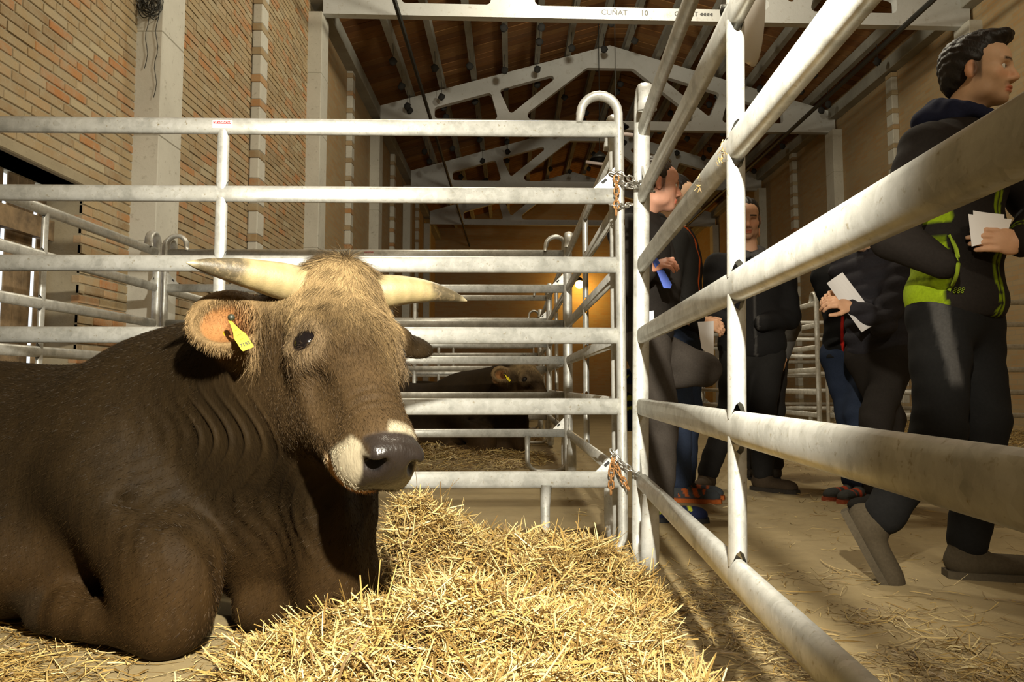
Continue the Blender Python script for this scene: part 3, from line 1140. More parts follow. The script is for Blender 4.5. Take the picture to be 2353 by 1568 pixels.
def strands(roots, dirs, lens, width, curl, rng, seg=3, droop=None):
    """thin tapered ribbons; returns verts, quad faces, owner index"""
    n = len(roots)
    dirs = dirs / np.maximum(1e-9, np.linalg.norm(dirs, axis=1))[:, None]
    rnd = rng.normal(size=(n, 3))
    side = np.cross(dirs, rnd)
    side /= np.maximum(1e-9, np.linalg.norm(side, axis=1))[:, None]
    bend = np.cross(side, dirs) * curl
    if droop is not None:
        bend = bend + droop
    vs = []
    for s in range(seg + 1):
        t = s / seg
        p = roots + dirs * (lens * t)[:, None] + bend * (lens * t * t)[:, None]
        w = width * (1 - 0.85 * t)
        wv = side * (w if np.ndim(w) == 0 else w[:, None])
        vs.append(p - wv); vs.append(p + wv)
    V = np.stack(vs, 1).reshape(-1, 3)
    m = 2 * (seg + 1)
    base = np.arange(n)[:, None] * m
    F = np.concatenate([np.stack([base[:, 0] + 2 * s, base[:, 0] + 2 * s + 1, base[:, 0] + 2 * s + 3, base[:, 0] + 2 * s + 2], 1) for s in range(seg)])
    own = np.repeat(np.arange(n), m)
    return V, F, own

# ================================================================ the bull
def smooth(x, a, b):
    t = np.clip((x - a) / (b - a), 0, 1)
    return t * t * (3 - 2 * t)

M['hide'] = vcol_mat('bull_hide', 0.72, 26, 0.38, 150, 0.45, 0.004, stretch=(1, 1, 0.35), spec=0.10, gloss=True)
M['hair'] = vcol_mat('bull_hair', 0.6, 200, 0.15, 100, 0, 0, spec=0.15)
M['eye'] = simple('bull_eye', (0.004, 0.003, 0.003), 0.08, spec=0.4)
M['tag_yellow'] = simple('yellow_plastic', (0.58, 0.46, 0.012), 0.4)
M['tag_black'] = simple('black_print', (0.02, 0.02, 0.01), 0.5)
def horn_mat():
    m, nt, b = new_mat('horn')
    a = N(nt, 'ShaderNodeVertexColor', layer_name='Col').outputs['Color']
    f = noise(nt, 70, 5, 0.7)
    nt.links.new(mixc(nt, ramp(nt, f, [(0.5, (0, 0, 0)), (0.75, (0.6,) * 3)]), a, (0.30, 0.22, 0.12)), b.inputs['Base Color'])
    b.inputs['Roughness'].default_value = 0.5
    bump(nt, b, noise(nt, 130, 4, 0.7), 0.3, 0.003)
    return m
M['horn'] = horn_mat()
M['ear_skin'] = None

POLL, NOSE = U(790, 600, 1.93), U(938, 1050, 1.575)
hn = unit(NOSE - POLL)
hs = U(935, 845, 1.93) - U(685, 800, 1.78)
hs = unit(hs - hn * (hs @ hn))
hd = np.cross(hn, hs)
HR = np.array([hn, hs, hd])
def HP(u, v, w):
    return POLL + u * hn + v * hs + w * hd

def eye_frame(sg):
    E0 = HP(0.231, sg * 0.118, -0.066)
    eo = unit(hs * sg * 0.80 + hd * 0.60)
    return E0, eo, np.cross(eo, hn)

def bull_solid():
    S = Solid()
    e = lambda c, r, k=0.03, **kw: S.ell(HP(*c), r, k, HR, **kw)
    # --- trunk
    S.ell((-1.62, 2.38, 0.30), (0.78, 0.35, 0.350), 0.1)
    S.ell((-2.35, 2.38, 0.32), (0.35, 0.34, 0.34), 0.12)
    S.ell((-1.02, 2.31, 0.40), (0.34, 0.30, 0.315), 0.12)
    S.ell((-1.45, 2.40, 0.46), (0.55, 0.13, 0.210), 0.12)
    S.ell((-0.92, 2.38, 0.57), (0.24, 0.16, 0.16), 0.12)
    # --- neck
    S.cone((-0.92, 2.34, 0.49), HP(0.09, -0.01, -0.20), 0.27, 0.145, 0.10)
    S.cone((-0.86, 2.36, 0.60), HP(0.03, 0, -0.15), 0.17, 0.10, 0.10)
    S.cone((-0.80, 2.27, 0.30), HP(0.24, 0, -0.26), 0.22, 0.11, 0.10)
    # --- chest, brisket and dewlap
    S.ell((-0.60, 2.22, 0.28), (0.22, 0.21, 0.27), 0.08)
    S.ell((-0.47, 2.10, 0.31), (0.125, 0.125, 0.26), 0.07)
    S.cone(HP(0.30, 0.0, -0.30), (-0.44, 2.00, 0.12), 0.055, 0.075, 0.08)
    S.cone((-0.64, 2.10, 0.06), (-0.44, 2.06, 0.07), 0.062, 0.066, 0.04)
    S.cone((-0.66, 2.12, 0.14), (-0.46, 2.04, 0.045), 0.045, 0.045, 0.02)
    # --- near foreleg, folded under
    S.cone((-1.02, 2.12, 0.36), (-0.85, 1.99, 0.21), 0.155, 0.125, 0.07)
    S.ell((-0.800, 1.93, 0.160), (0.130, 0.10, 0.150), 0.035)
    S.cone((-0.775, 1.905, 0.085), (-0.79, 1.93, 0.20), 0.078, 0.105, 0.04)
    S.cone((-0.80, 1.90, 0.060), (-0.97, 1.965, 0.066), 0.058, 0.048, 0.035)
    S.cone((-0.97, 1.965, 0.062), (-1.06, 2.01, 0.060), 0.047, 0.052, 0.02)
    S.ell((-1.065, 2.01, 0.070), (0.045, 0.045, 0.052), 0.02)
    S.cone((-1.09, 2.02, 0.055), (-1.15, 2.05, 0.050), 0.044, 0.040, 0.012)
    # creases: above the forearm and between knee and brisket
    S.chain([(-0.93, 1.955, 0.345), (-0.80, 1.900, 0.345), (-0.69, 1.905, 0.285), (-0.645, 1.930, 0.19), (-0.640, 1.950, 0.03)], [0.010, 0.022, 0.030, 0.034, 0.036], 0.035, sub=True)
    # --- far foreleg
    S.cone((-0.60, 2.28, 0.26), (-0.42, 2.14, 0.10), 0.13, 0.09, 0.06)
    # --- belly towards the floor
    S.ell((-1.42, 2.30, 0.17), (0.58, 0.32, 0.175), 0.08)
    # --- hind leg (outside the photograph's left edge)
    S.ell((-2.15, 2.16, 0.26), (0.27, 0.17, 0.26), 0.08)
    S.cone((-1.95, 2.02, 0.10), (-2.20, 1.98, 0.07), 0.09, 0.06, 0.05)
    # --- skull
    e((0.085, 0, -0.090), (0.105, 0.120, 0.095), 0.04)
    e((0.045, 0, -0.045), (0.070, 0.085, 0.070), 0.04)
    e((0.175, 0, -0.085), (0.145, 0.118, 0.085), 0.04)
    for sg in (-1, 1):
        e((0.190, sg * 0.098, -0.070), (0.050, 0.030, 0.040), 0.03)
        e((0.262, sg * 0.092, -0.098), (0.040, 0.026, 0.035), 0.03)
        e((0.232, sg * 0.106, -0.108), (0.055, 0.028, 0.045), 0.035)
        e((0.245, sg * 0.060, -0.205), (0.125, 0.052, 0.115), 0.05)
        e((0.330, sg * 0.055, -0.150), (0.110, 0.042, 0.070), 0.05)
    S.cone(HP(0.22, 0, -0.080), HP(0.455, 0, -0.080), 0.083, 0.066, 0.05)
    S.cone(HP(0.34, 0, -0.145), HP(0.48, 0, -0.112), 0.080, 0.068, 0.05)
    for sg in (-1, 1):
        e((0.385, sg * 0.098, -0.095), (0.085, 0.022, 0.035), 0.035, sub=True)
    S.cone(HP(0.23, 0, -0.275), HP(0.45, 0, -0.180), 0.065, 0.052, 0.06)
    # --- muzzle
    e((0.515, 0, -0.082), (0.068, 0.073, 0.074), 0.035)
    e((0.560, 0, -0.068), (0.032, 0.056, 0.060), 0.025)
    for sg in (-1, 1):
        e((0.520, sg * 0.042, -0.116), (0.056, 0.037, 0.046), 0.025)
        e((0.560, sg * 0.038, -0.036), (0.028, 0.023, 0.020), 0.02)
    e((0.486, 0, -0.172), (0.060, 0.054, 0.032), 0.02)
    # mouth line, nostrils, eye sockets
    e((0.540, 0, -0.153), (0.085, 0.105, 0.0032), 0.012, sub=True)
    for sg in (-1, 1):
        Rn = rotm(hn * 0.30 + hs * sg * 0.55 - hd * 0.75, hn)
        S.ell(HP(0.582, sg * 0.044, -0.052), (0.026, 0.027, 0.012), 0.014, Rn, sub=True)
        E0, eo, e1 = eye_frame(sg)
        S.ell(E0 + eo * 0.006, (0.029, 0.029, 0.029), 0.010, None, sub=True)
    # eyelids
    for sg in (-1, 1):
        E0, eo, e1 = eye_frame(sg)
        pu = [E0 - eo * 0.006 + e1 * 0.034 * math.cos(a) + hn * 0.027 * math.sin(a) for a in np.linspace(0, 2 * math.pi, 15)]
        for i in range(14):
            S.cone(pu[i], pu[i + 1], 0.0062, 0.0062, 0.008)
    # --- ears
    EC, EA, EO = EAR
    ER = rotm(EA, np.cross(EO, EA))
    S.cone(HP(0.06, -0.10, -0.13), EC - EA * 0.045, 0.040, 0.046, 0.03)
    S.ell(EC, (0.092, 0.078, 0.040), 0.02, ER)
    S.ell(EC + EO * 0.034 + ER[1] * 0.012 - EA * 0.004, (0.070, 0.052, 0.046), 0.012, ER, sub=True)
    S.ell(EC + EO * 0.002 - EA * 0.034 + ER[1] * 0.014, (0.036, 0.032, 0.060), 0.015, ER, sub=True)
    S.cone(HP(0.06, 0.10, -0.13), HP(0.08, 0.20, -0.15), 0.040, 0.035, 0.03)
    S.ell(HP(0.085, 0.235, -0.16), (0.04, 0.07, 0.02), 0.02, HR)
    return S
EAR = (U(525, 738, 1.86), unit((-0.93, -0.22, -0.06)), unit((-0.12, -0.90, 0.30)))

COAT = V3((0.0165, 0.0094, 0.0028))
def bull_color(P, light=1.0):
    n = len(P)
    C = np.tile(COAT, (n, 1)) * light
    q = (P - POLL) @ HR.T
    u, v, w = q[:, 0], q[:, 1], q[:, 2]
    head = smooth(u, -0.06, 0.02) * smooth(w, -0.36, -0.22) * smooth(np.abs(v), 0.24, 0.17)
    def mix(C, c, m):
        return C * (1 - m[:, None]) + V3(c) * m[:, None]
    # reddish brown belly and legs
    C = mix(C, (0.041, 0.0212, 0.0063), 0.75 * smooth(P[:, 2], 0.36, 0.10) * (1 - head))
    C = mix(C, (0.042, 0.0245, 0.0095), head)
    # golden forehead
    fore = head * smooth(u, 0.30, 0.12) * smooth(w, -0.14, -0.05) * smooth(u, -0.05, 0.02)
    patch = np.exp(-(((u - 0.16) / 0.07) ** 2 + ((v + 0.075) / 0.05) ** 2))
    C = mix(C, (0.25, 0.170, 0.080), np.clip(fore - 0.55 * patch, 0, 1))
    C = mix(C, (0.115, 0.075, 0.034), 0.75 * head * np.exp(-((v - 0.055) / 0.04) ** 2) * smooth(u, 0.42, 0.30) * smooth(w, -0.10, -0.05))
    # dark crest at the poll
    C = mix(C, (0.055, 0.034, 0.014), smooth(u, 0.035, -0.01) * smooth(w, -0.20, -0.05) * smooth(np.abs(v), 0.16, 0.08))
    # paler ring round the eyes
    for sg in (-1, 1):
        r = np.sqrt((u - 0.232) ** 2 + (v - sg * 0.118) ** 2 + (w + 0.068) ** 2)
        C = mix(C, (0.13, 0.088, 0.046), 0.8 * smooth(r, 0.070, 0.040))
        C = mix(C, (0.035, 0.022, 0.014), smooth(r, 0.030, 0.022))
    # cream muzzle band and lips, dark nose pad
    mz = smooth(w, -0.235, -0.20) * smooth(np.abs(v), 0.16, 0.13)
    band = smooth(u + 0.42 * np.maximum(-w - 0.075, 0) - 0.10 * smooth(w, -0.06, -0.02) * smooth(np.abs(v - 0.02), 0.03, 0.06), 0.492, 0.512) * mz
    C = mix(C, (0.25, 0.21, 0.14), band)
    pad = smooth(u - 0.18 * w, 0.522, 0.534) * smooth(w, -0.134, -0.122) * smooth(np.abs(v) + 0.16 * np.maximum(-w - 0.05, 0), 0.066, 0.057) * mz
    C = mix(C, (0.017, 0.0125, 0.0100), pad)
    C = mix(C, (0.50, 0.30, 0.14), smooth(w, -0.143, -0.165) * smooth(u, 0.45, 0.49) * mz)
    for sg in (-1, 1):
        r = np.sqrt(((u - 0.573) / 1.0) ** 2 + (v - sg * 0.044) ** 2 + (w + 0.052) ** 2)
        C = mix(C, (0.006, 0.005, 0.005), smooth(r, 0.022, 0.014))
    # ear
    EC, EA, EO = EAR
    r = np.linalg.norm(P - EC, axis=1)
    E = smooth(r, 0.135, 0.10) * smooth((P - EC) @ EA, -0.085, -0.05)
    C = mix(C, (0.17, 0.110, 0.050), E)
    ER = rotm(EA, np.cross(EO, EA))
    rr = np.sqrt((((P - EC) @ EA + 0.0) / 0.068) ** 2 + (((P - EC) @ ER[1] - 0.012) / 0.048) ** 2)
    inner = smooth(rr, 1.1, 0.8) * smooth((P - EC) @ EO, 0.028, 0.016) * E
    C = mix(C, (0.25, 0.115, 0.040), inner)
    deep = np.exp(-((((P - EC) @ EA + 0.030) / 0.03) ** 2 + (((P - EC) @ ER[1] - 0.012) / 0.025) ** 2))
    C = mix(C, (0.11, 0.026, 0.007), inner * np.clip(deep, 0, 1))
    # hoof
    C = mix(C, (0.026, 0.016, 0.007), smooth(P[:, 0], -1.125, -1.14) * smooth(P[:, 0], -1.25, -1.20) * smooth(P[:, 1], 2.13, 2.09) * smooth(P[:, 2], 0.13, 0.11) * smooth(P[:, 1], 2.2, 2.1))
    return C

NECK_A, NECK_B = V3((-0.86, 2.2, 0.36)), V3((-0.47, 1.93, 0.60))
def bull_disp(P, Nn):
    ax = NECK_B - NECK_A
    L = np.linalg.norm(ax)
    t = ((P - NECK_A) @ ax) / (L * L)
    perp = np.linalg.norm(P - NECK_A - t[:, None] * ax, axis=1)
    warp = 0.22 * np.sin(P[:, 2] * 7.0 + 0.5) + 0.06 * np.sin(P[:, 2] * 23)
    ph = (t + warp) * 2 * math.pi * 12
    wv = np.maximum(0, np.sin(ph)) ** 2 - 0.4
    m = smooth(t, 0.05, 0.3) * smooth(t, 1.02, 0.75) * smooth(P[:, 2], 0.66, 0.50) * smooth(P[:, 2], 0.14, 0.28) * smooth(P[:, 1], 2.30, 2.15)
    d = 0.0062 * wv * m
    # wrinkles over the nose bridge
    q = (P - POLL) @ HR.T
    mw = smooth(q[:, 0], 0.38, 0.42) * smooth(q[:, 0], 0.475, 0.45) * smooth(q[:, 2], -0.10, -0.05)
    d += 0.0020 * mw * np.sin(q[:, 0] * 2 * math.pi / 0.026)
    # muscle unevenness
    d += 0.006 * np.sin(P[:, 0] * 9 + 1.0) * np.sin(P[:, 2] * 8 + P[:, 1] * 5) * smooth(q[:, 0], 0.05, -0.1)
    return P + Nn * d[:, None]

SB = bull_solid()
hv_lo = np.array([-0.78, 1.44, 0.34]); hv_hi = np.array([-0.02, 2.16, 1.02])
bv, bf = SB.mesh(0.0135)
fv, ff = SB.mesh(0.0048, hv_lo, hv_hi)
# drop the coarse faces inside the fine box
keep = ~((bv[bf] > hv_lo + 0.02).all(2) & (bv[bf] < hv_hi - 0.02).all(2)).all(1)
bf = bf[keep]
bv = bull_disp(bv, vnormals(bv, bf)); fv = bull_disp(fv, vnormals(fv, ff))
bull_at = np.array([-1.2, 2.3, 0.0])
bv[:, 2] = np.maximum(bv[:, 2], 0.002)
V_, F_, C_ = join_patches([(bv, bf, bull_color(bv)), (fv, ff, bull_color(fv))])
bull = empty('bull', bull_at)
tag(bull, 'large brown horned bull lying in the straw with a yellow ear tag, facing the camera', 'bull')
_q = (V_ - POLL) @ HR.T
_pad = smooth(_q[:, 0] - 0.18 * _q[:, 2], 0.522, 0.534) * smooth(_q[:, 2], -0.134, -0.122) * smooth(np.abs(_q[:, 1]) + 0.16 * np.maximum(-_q[:, 2] - 0.05, 0), 0.066, 0.057)
mesh_obj('body', V_, F_, M['hide'], bull, True, bull_at, np.column_stack([C_, _pad]))

# --- eyes
def ball(name, c, r, mat, parent, off, sc=(1, 1, 1)):
    n, m_ = 20, 12
    v = []
    for i in range(m_ + 1):
        th = math.pi * i / m_
        for j in range(n):
            ph = 2 * math.pi * j / n
            v.append((c[0] + sc[0] * r * math.sin(th) * math.cos(ph), c[1] + sc[1] * r * math.sin(th) * math.sin(ph), c[2] + sc[2] * r * math.cos(th)))
    f = [(i * n + j, (i + 1) * n + j, (i + 1) * n + (j + 1) % n, i * n + (j + 1) % n) for i in range(m_) for j in range(n)]
    return mesh_obj(name, v, f, mat, parent, True, off)
for sg in (-1, 1):
    E0, eo, e1 = eye_frame(sg)
    ball('eye', E0 - eo * 0.018, 0.0325, M['eye'], bull, bull_at)

# --- horns
def horn(base, mid, tip, rb, rm, split):
    n, seg = 20, 22
    base, mid, tip = V3(base), V3(mid), V3(tip)
    v, col = [], []
    for i in range(seg + 1):
        t = i / seg
        p = (1 - t) ** 2 * base + 2 * t * (1 - t) * mid + t * t * tip
        tg = unit(2 * (1 - t) * (mid - base) + 2 * t * (tip - mid))
        s = unit(np.cross(tg, (0, 0, 1))); w = np.cross(s, tg)
        r = rb * (1 - t) ** 0.62 * (1 - 0.15 * t) + rm * t * (1 - t) if t < 1 else 0.0
        r = max(r, 0.006 if i < seg else 0.001)
        if t < 0.35: r *= 1 + 0.018 * math.sin(t * 120)
        for j in range(n):
            a = 2 * math.pi * j / n
            v.append(p + s * r * math.cos(a) + w * r * math.sin(a) * 1.04)
            k = smooth(np.array([t + 0.02 * math.sin(3 * a)]), split - 0.035, split + 0.035)[0]
            cc = V3((0.245, 0.19, 0.088)) * (0.92 + 0.12 * math.sin(t * 90)) * (1 - k) + V3((0.055, 0.042, 0.022)) * k
            e_ = smooth(np.array([t]), 0.90, 0.99)[0]
            cc = cc * (1 - e_ * 0.6) + V3((0.42, 0.36, 0.22)) * e_ * 0.6
            col.append(cc)
    f = [(i * n + j, i * n + (j + 1) % n, (i + 1) * n + (j + 1) % n, (i + 1) * n + j) for i in range(seg) for j in range(n)]
    return mesh_obj('horn', v, f, M['horn'], bull, True, bull_at, np.array(col))
horn(HP(0.045, -0.070, -0.065), U(560, 622, 1.80), U(428, 604, 1.70), 0.046, 0.016, 0.56)
horn(HP(0.040, 0.070, -0.060), U(960, 650, 2.02), U(1073, 692, 2.09), 0.044, 0.016, 0.62)

# --- ear tag
def ear_tag(parent, off, top, left_b, right_b, nrm, text, name='ear_tag'):
    top, lb, rb = V3(top), V3(left_b), V3(right_b)
    nrm = unit(nrm)
    mid = (lb + rb) / 2
    ax = unit(mid - top)
    sd = unit(rb - lb - ax * np.dot(rb - lb, ax))
    L = np.linalg.norm(mid - top); W = np.linalg.norm(rb - lb)
    pr = [(-0.10, 0.0), (0.10, 0.0), (0.14, 0.16), (0.30, 0.40), (0.5, 0.55), (0.5, 0.97), (0.42, 1.0), (-0.42, 1.0), (-0.5, 0.97), (-0.5, 0.55), (-0.30, 0.40), (-0.14, 0.16)]
    q = [top + sd * a * W + ax * b * L for a, b in pr]
    v = q + [p - nrm * 0.002 for p in q]
    n = len(q)
    f = [tuple(range(n)), tuple(range(2 * n - 1, n - 1, -1))] + [(i, i + n, (i + 1) % n + n, (i + 1) % n) for i in range(n)]
    o = mesh_obj(name, v, f, M['tag_yellow'], parent, False, off)
    if text:
        z = np.cross(sd, -ax)
        R = Matrix(((sd[0], -ax[0], z[0]), (sd[1], -ax[1], z[1]), (sd[2], -ax[2], z[2]))).to_4x4()
        if np.dot(z, nrm) < 0:
            R = R @ Matrix.Scale(-1, 4, (1, 0, 0))
        for tx, b, sz in ((text, 0.84, 0.42), ('ES', 0.36, 0.18), ('0904', 0.52, 0.2), ('|||||||||', 0.66, 0.13)):
            p = top + ax * b * L + nrm * 0.001 - off
            text_obj('tag_number', tx, sz * W, M['tag_black'], Matrix.Translation(p) @ R, o, 0.0002, bold=0.03 if tx == text else 0.0)
        ball('tag_stud', top - ax * 0.002 + sd * 0.006 + nrm * 0.004, 0.008, M['tag_black'], o, off)
    return o
EO = EAR[2]
ear_tag(bull, bull_at, U(527, 735, 1.80), U(557, 808, 1.775), U(584, 797, 1.79), (0.25, -0.95, 0.2), '7183')
ear_tag(bull, bull_at, U(514, 762, 1.86), U(503, 798, 1.865), U(517, 800, 1.85), (-0.2, -0.95, 0.1), None, 'ear_tag_back')

# --- hair
def sample_faces(v, f, mask_fn, count, rng):
    a, b, c, d = (v[f[:, k]] for k in range(4))
    area = 0.5 * np.linalg.norm(np.cross(c - a, d - b), axis=1)
    cen = (a + b + c + d) / 4
    wgt = area * mask_fn(cen)
    pick = rng.choice(len(f), count, p=wgt / wgt.sum())
    s, t = rng.random((2, count))
    A, B, Cc, Dd = a[pick], b[pick], c[pick], d[pick]
    P = (A * (1 - s)[:, None] + B * s[:, None]) * (1 - t)[:, None] + (Dd * (1 - s)[:, None] + Cc * s[:, None]) * t[:, None]
    nrm = np.cross(Cc - A, Dd - B)
    nrm /= np.maximum(1e-12, np.linalg.norm(nrm, axis=1))[:, None]
    return P, nrm

def hair_obj(name, P, dirs, lens, width, curl, colmul, parent, off, droop=None, seg=3, col=None):
    V, F, own = strands(P, dirs, lens, width, curl, RNG, seg, droop)
    C = bull_color(P) if col is None else col
    C = np.clip(C * colmul[:, None], 0, 1)
    o = mesh_obj(name, V, F, M['hair'], parent, False, off, C[own])
    tag(o, kind='stuff')
    return o
def flow(P, nrm):
    q = (P - POLL) @ HR.T
    tdir = hn * 0.8 + hs * np.tanh(q[:, 1] / 0.03)[:, None] * (0.75 * smooth(q[:, 0], 0.30, 0.05))[:, None]
    return tdir - nrm * (tdir * nrm).sum(1)[:, None]
def m_fore(c):
    q = (c - POLL) @ HR.T
    return smooth(q[:, 0], 0.36, 0.18) * smooth(q[:, 0], -0.06, 0.0) * smooth(q[:, 2], -0.17, -0.07) * smooth(np.abs(q[:, 1]), 0.16, 0.12) + 0.0
def m_face(c):
    q = (c - POLL) @ HR.T
    eye_ = np.ones(len(c))
    for sg in (-1, 1):
        r = np.sqrt((q[:, 0] - 0.231) ** 2 + (q[:, 1] - sg * 0.118) ** 2 + (q[:, 2] + 0.075) ** 2)
        eye_ *= smooth(r, 0.046, 0.058)
    pad = smooth(q[:, 0], 0.53, 0.50) + smooth(q[:, 2], -0.11, -0.14)
    return np.clip(pad, 0, 1) * eye_ * smooth(q[:, 0], -0.05, 0.05) * smooth(q[:, 2], -0.34, -0.2) * (0.25 + 0.75 * smooth(q[:, 0], 0.1, 0.4))
P, nn = sample_faces(fv, ff, m_fore, 24000, RNG)
lump = np.sin(P[:, 0] * 95) * np.sin(P[:, 2] * 80 + 1) * 0.5 + np.sin(P[:, 1] * 130 + P[:, 2] * 60) * 0.5
d_ = flow(P, nn) + nn * 0.28 + (hs * lump[:, None]) * 0.45 + RNG.normal(size=P.shape) * 0.10
hair_obj('forehead_hair', P, d_, RNG.uniform(0.016, 0.036, len(P)), 0.00045, 0.25, np.clip(RNG.normal(1.08, 0.28, len(P)) + 0.25 * lump, 0.4, 1.8), bull, bull_at, droop=-nn * 0.28)
P, nn = sample_faces(fv, ff, m_face, 42000, RNG)
d_ = flow(P, nn) + nn * 0.18 + RNG.normal(size=P.shape) * 0.15
hair_obj('face_hair', P, d_, RNG.uniform(0.005, 0.010, len(P)), 0.0004, 0.2, np.clip(RNG.normal(1.05, 0.22, len(P)), 0.5, 1.6), bull, bull_at, seg=2)
# dark crest on the poll
def m_poll(c):
    q = (c - POLL) @ HR.T
    return smooth(q[:, 0], 0.045, 0.0) * smooth(q[:, 0], -0.10, -0.04) * smooth(q[:, 2], -0.20, -0.10) * smooth(np.abs(q[:, 1]), 0.13, 0.07)
P, nn = sample_faces(fv, ff, m_poll, 5000, RNG)
q = (P - POLL) @ HR.T
d_ = hs * (1.0 * np.tanh(q[:, 1] / 0.012))[:, None] + hd * 0.30 + RNG.normal(size=P.shape) * 0.10
d_ = d_ - nn * ((d_ * nn).sum(1) - 0.20)[:, None]
hair_obj('poll_hair', P, d_, RNG.uniform(0.030, 0.070, len(P)), 0.0005, 0.2, np.clip(RNG.normal(1.0, 0.3, len(P)), 0.4, 1.8), bull, bull_at, droop=V3((0, 0, -0.22)))
# pale fringe of the ear
EC, EA, EO = EAR
ER = rotm(EA, np.cross(EO, EA))
def m_ear(c):
    r = np.linalg.norm(c - EC, axis=1)
    ia = np.sqrt((((c - EC) @ EA) / 0.07) ** 2 + (((c - EC) @ ER[1] - 0.012) / 0.05) ** 2)
    return smooth(r, 0.13, 0.10) * (0.05 + 0.95 * np.maximum(smooth(ia, 0.7, 1.0), smooth((c - EC) @ EO, 0.01, -0.02)))
P, nn = sample_faces(fv, ff, m_ear, 7000, RNG)
d_ = nn * 0.35 + np.array([0.05, -0.1, -0.9]) + RNG.normal(size=P.shape) * 0.12
lower = smooth((P - EC) @ ER[1], 0.03, -0.05) if ER[1][2] > 0 else smooth((P - EC) @ ER[1], -0.03, 0.05)
rim = smooth(-((P - EC) @ EA), 0.0, 0.07)
ln = RNG.uniform(0.006, 0.016, len(P)) + RNG.uniform(0.2, 1, len(P)) * 0.075 * np.clip(rim, 0, 1) * (RNG.random(len(P)) < 0.6)
hair_obj('ear_hair', P, d_, ln, 0.0005, 0.25, np.clip(RNG.normal(1.15, 0.25, len(P)), 0.6, 1.8), bull, bull_at)
# short coat on neck, shoulder and flank
def m_body(c):
    q = (c - POLL) @ HR.T
    return smooth(c[:, 1], 2.45, 2.25) * (c[:, 0] > -1.75) * (c[:, 2] > 0.03)
P, nn = sample_faces(bv, bf, m_body, 42000, RNG)
d_ = np.array([-0.75, 0.0, -0.55]) + nn * 0.22 + RNG.normal(size=P.shape) * 0.12
d_ = d_ - nn * ((d_ * nn).sum(1) - 0.22)[:, None]
hair_obj('coat_hair', P, d_, RNG.uniform(0.006, 0.013, len(P)), 0.0005, 0.15, np.clip(RNG.normal(1.1, 0.25, len(P)), 0.5, 1.7), bull, bull_at, seg=2)

# ================================================================ the bulls in the pens behind
def other_bull(eye_at, turn, scale, label, horns):
    src_eye = eye_frame(-1)[0] - bull_at
    r = bull.copy(); COL.objects.link(r)
    r['label'] = label
    c_, s_ = math.cos(turn), math.sin(turn)
    p = np.array([c_ * src_eye[0] - s_ * src_eye[1], s_ * src_eye[0] + c_ * src_eye[1], 0]) * scale
    r.location = (eye_at[0] - p[0], eye_at[1] - p[1], 0)
    r.rotation_euler = (0, 0, turn)
    r.scale = (scale,) * 3
    for ch in list(bull.children):
        if ch.name.split('.')[0] in ('body', 'eye', 'ear_tag', 'ear_hair', 'poll_hair', 'forehead_hair') or (horns and ch.name.startswith('horn')):
            copy_tree(ch, r)
    return r
other_bull(U(1205, 880, 6.95), math.radians(10), 0.94, 'dark bull lying in the second pen, seen between the rails', False)
other_bull(U(1185, 802, 9.9), math.radians(8), 0.98, 'dark bull lying in the third pen, beyond the bull of the second pen', True)

# ================================================================ people
M['skin'] = vcol_mat('skin', 0.55, 40, 0.10, 300, 0.12, 0.001, spec=0.3, sss=0.08)
M['cloth'] = vcol_mat('cloth', 0.85, 120, 0.25, 500, 0.25, 0.001, spec=0.12)
M['human_hair'] = vcol_mat('human_hair', 0.5, 160, 0.5, 160, 0.5, 0.003, stretch=(1, 1, 0.4), spec=0.3)
M['eye_white'] = simple('eye_white', (0.70, 0.66, 0.60), 0.2)
M['iris'] = simple('dark_iris', (0.02, 0.012, 0.008), 0.15)
SKIN = V3((0.68, 0.43, 0.27))
UPV = V3((0, 0, 1))

def head_solid(hc, f, up=None, closed=False):
    """head centred at hc (ear level), looking along f"""
    f = unit(f)
    l = unit(np.cross(UPV if up is None else up, f))       # the person's left
    u = np.cross(f, l)
    R = np.array([l, f, u])
    H = lambda a, b, c: hc + l * a + f * b + u * c
    S = Solid()
    e = lambda c, r, k=0.02, **kw: S.ell(H(*c), r, k, R, **kw)
    e((0, -0.012, 0.042), (0.074, 0.094, 0.084), 0.02)
    e((0, 0.030, -0.030), (0.060, 0.066, 0.082), 0.03)
    e((0, 0.052, 0.045), (0.058, 0.046, 0.046), 0.03)
    e((0, 0.072, -0.092), (0.024, 0.022, 0.018), 0.025)
    for s in (-1, 1):
        e((s * 0.044, 0.056, -0.018), (0.022, 0.022, 0.020), 0.025)
        e((s * 0.050, 0.010, -0.072), (0.014, 0.034, 0.022), 0.03)
        S.cone(H(s * 0.042, 0.082, 0.026), H(s * 0.014, 0.092, 0.024), 0.009, 0.009, 0.014)
        e((s * 0.033, 0.098, 0.006), (0.017, 0.016, 0.0105), 0.012, sub=True)
        e((s * 0.013, 0.098, -0.034), (0.009, 0.011, 0.008), 0.008)
        # ears
        e((s * 0.078, -0.006, -0.004), (0.010, 0.020, 0.031), 0.008)
        e((s * 0.088, 0.000, 0.002), (0.008, 0.011, 0.018), 0.006, sub=True)
    S.cone(H(0, 0.090, 0.020), H(0, 0.113, -0.026), 0.0085, 0.0115, 0.014)
    e((0, 0.094, -0.058), (0.024, 0.011, 0.0065), 0.008)
    e((0, 0.092, -0.070), (0.021, 0.010, 0.0065), 0.007)
    e((0, 0.104, -0.0640), (0.024, 0.010, 0.0014), 0.004, sub=True)
    return S, H, R

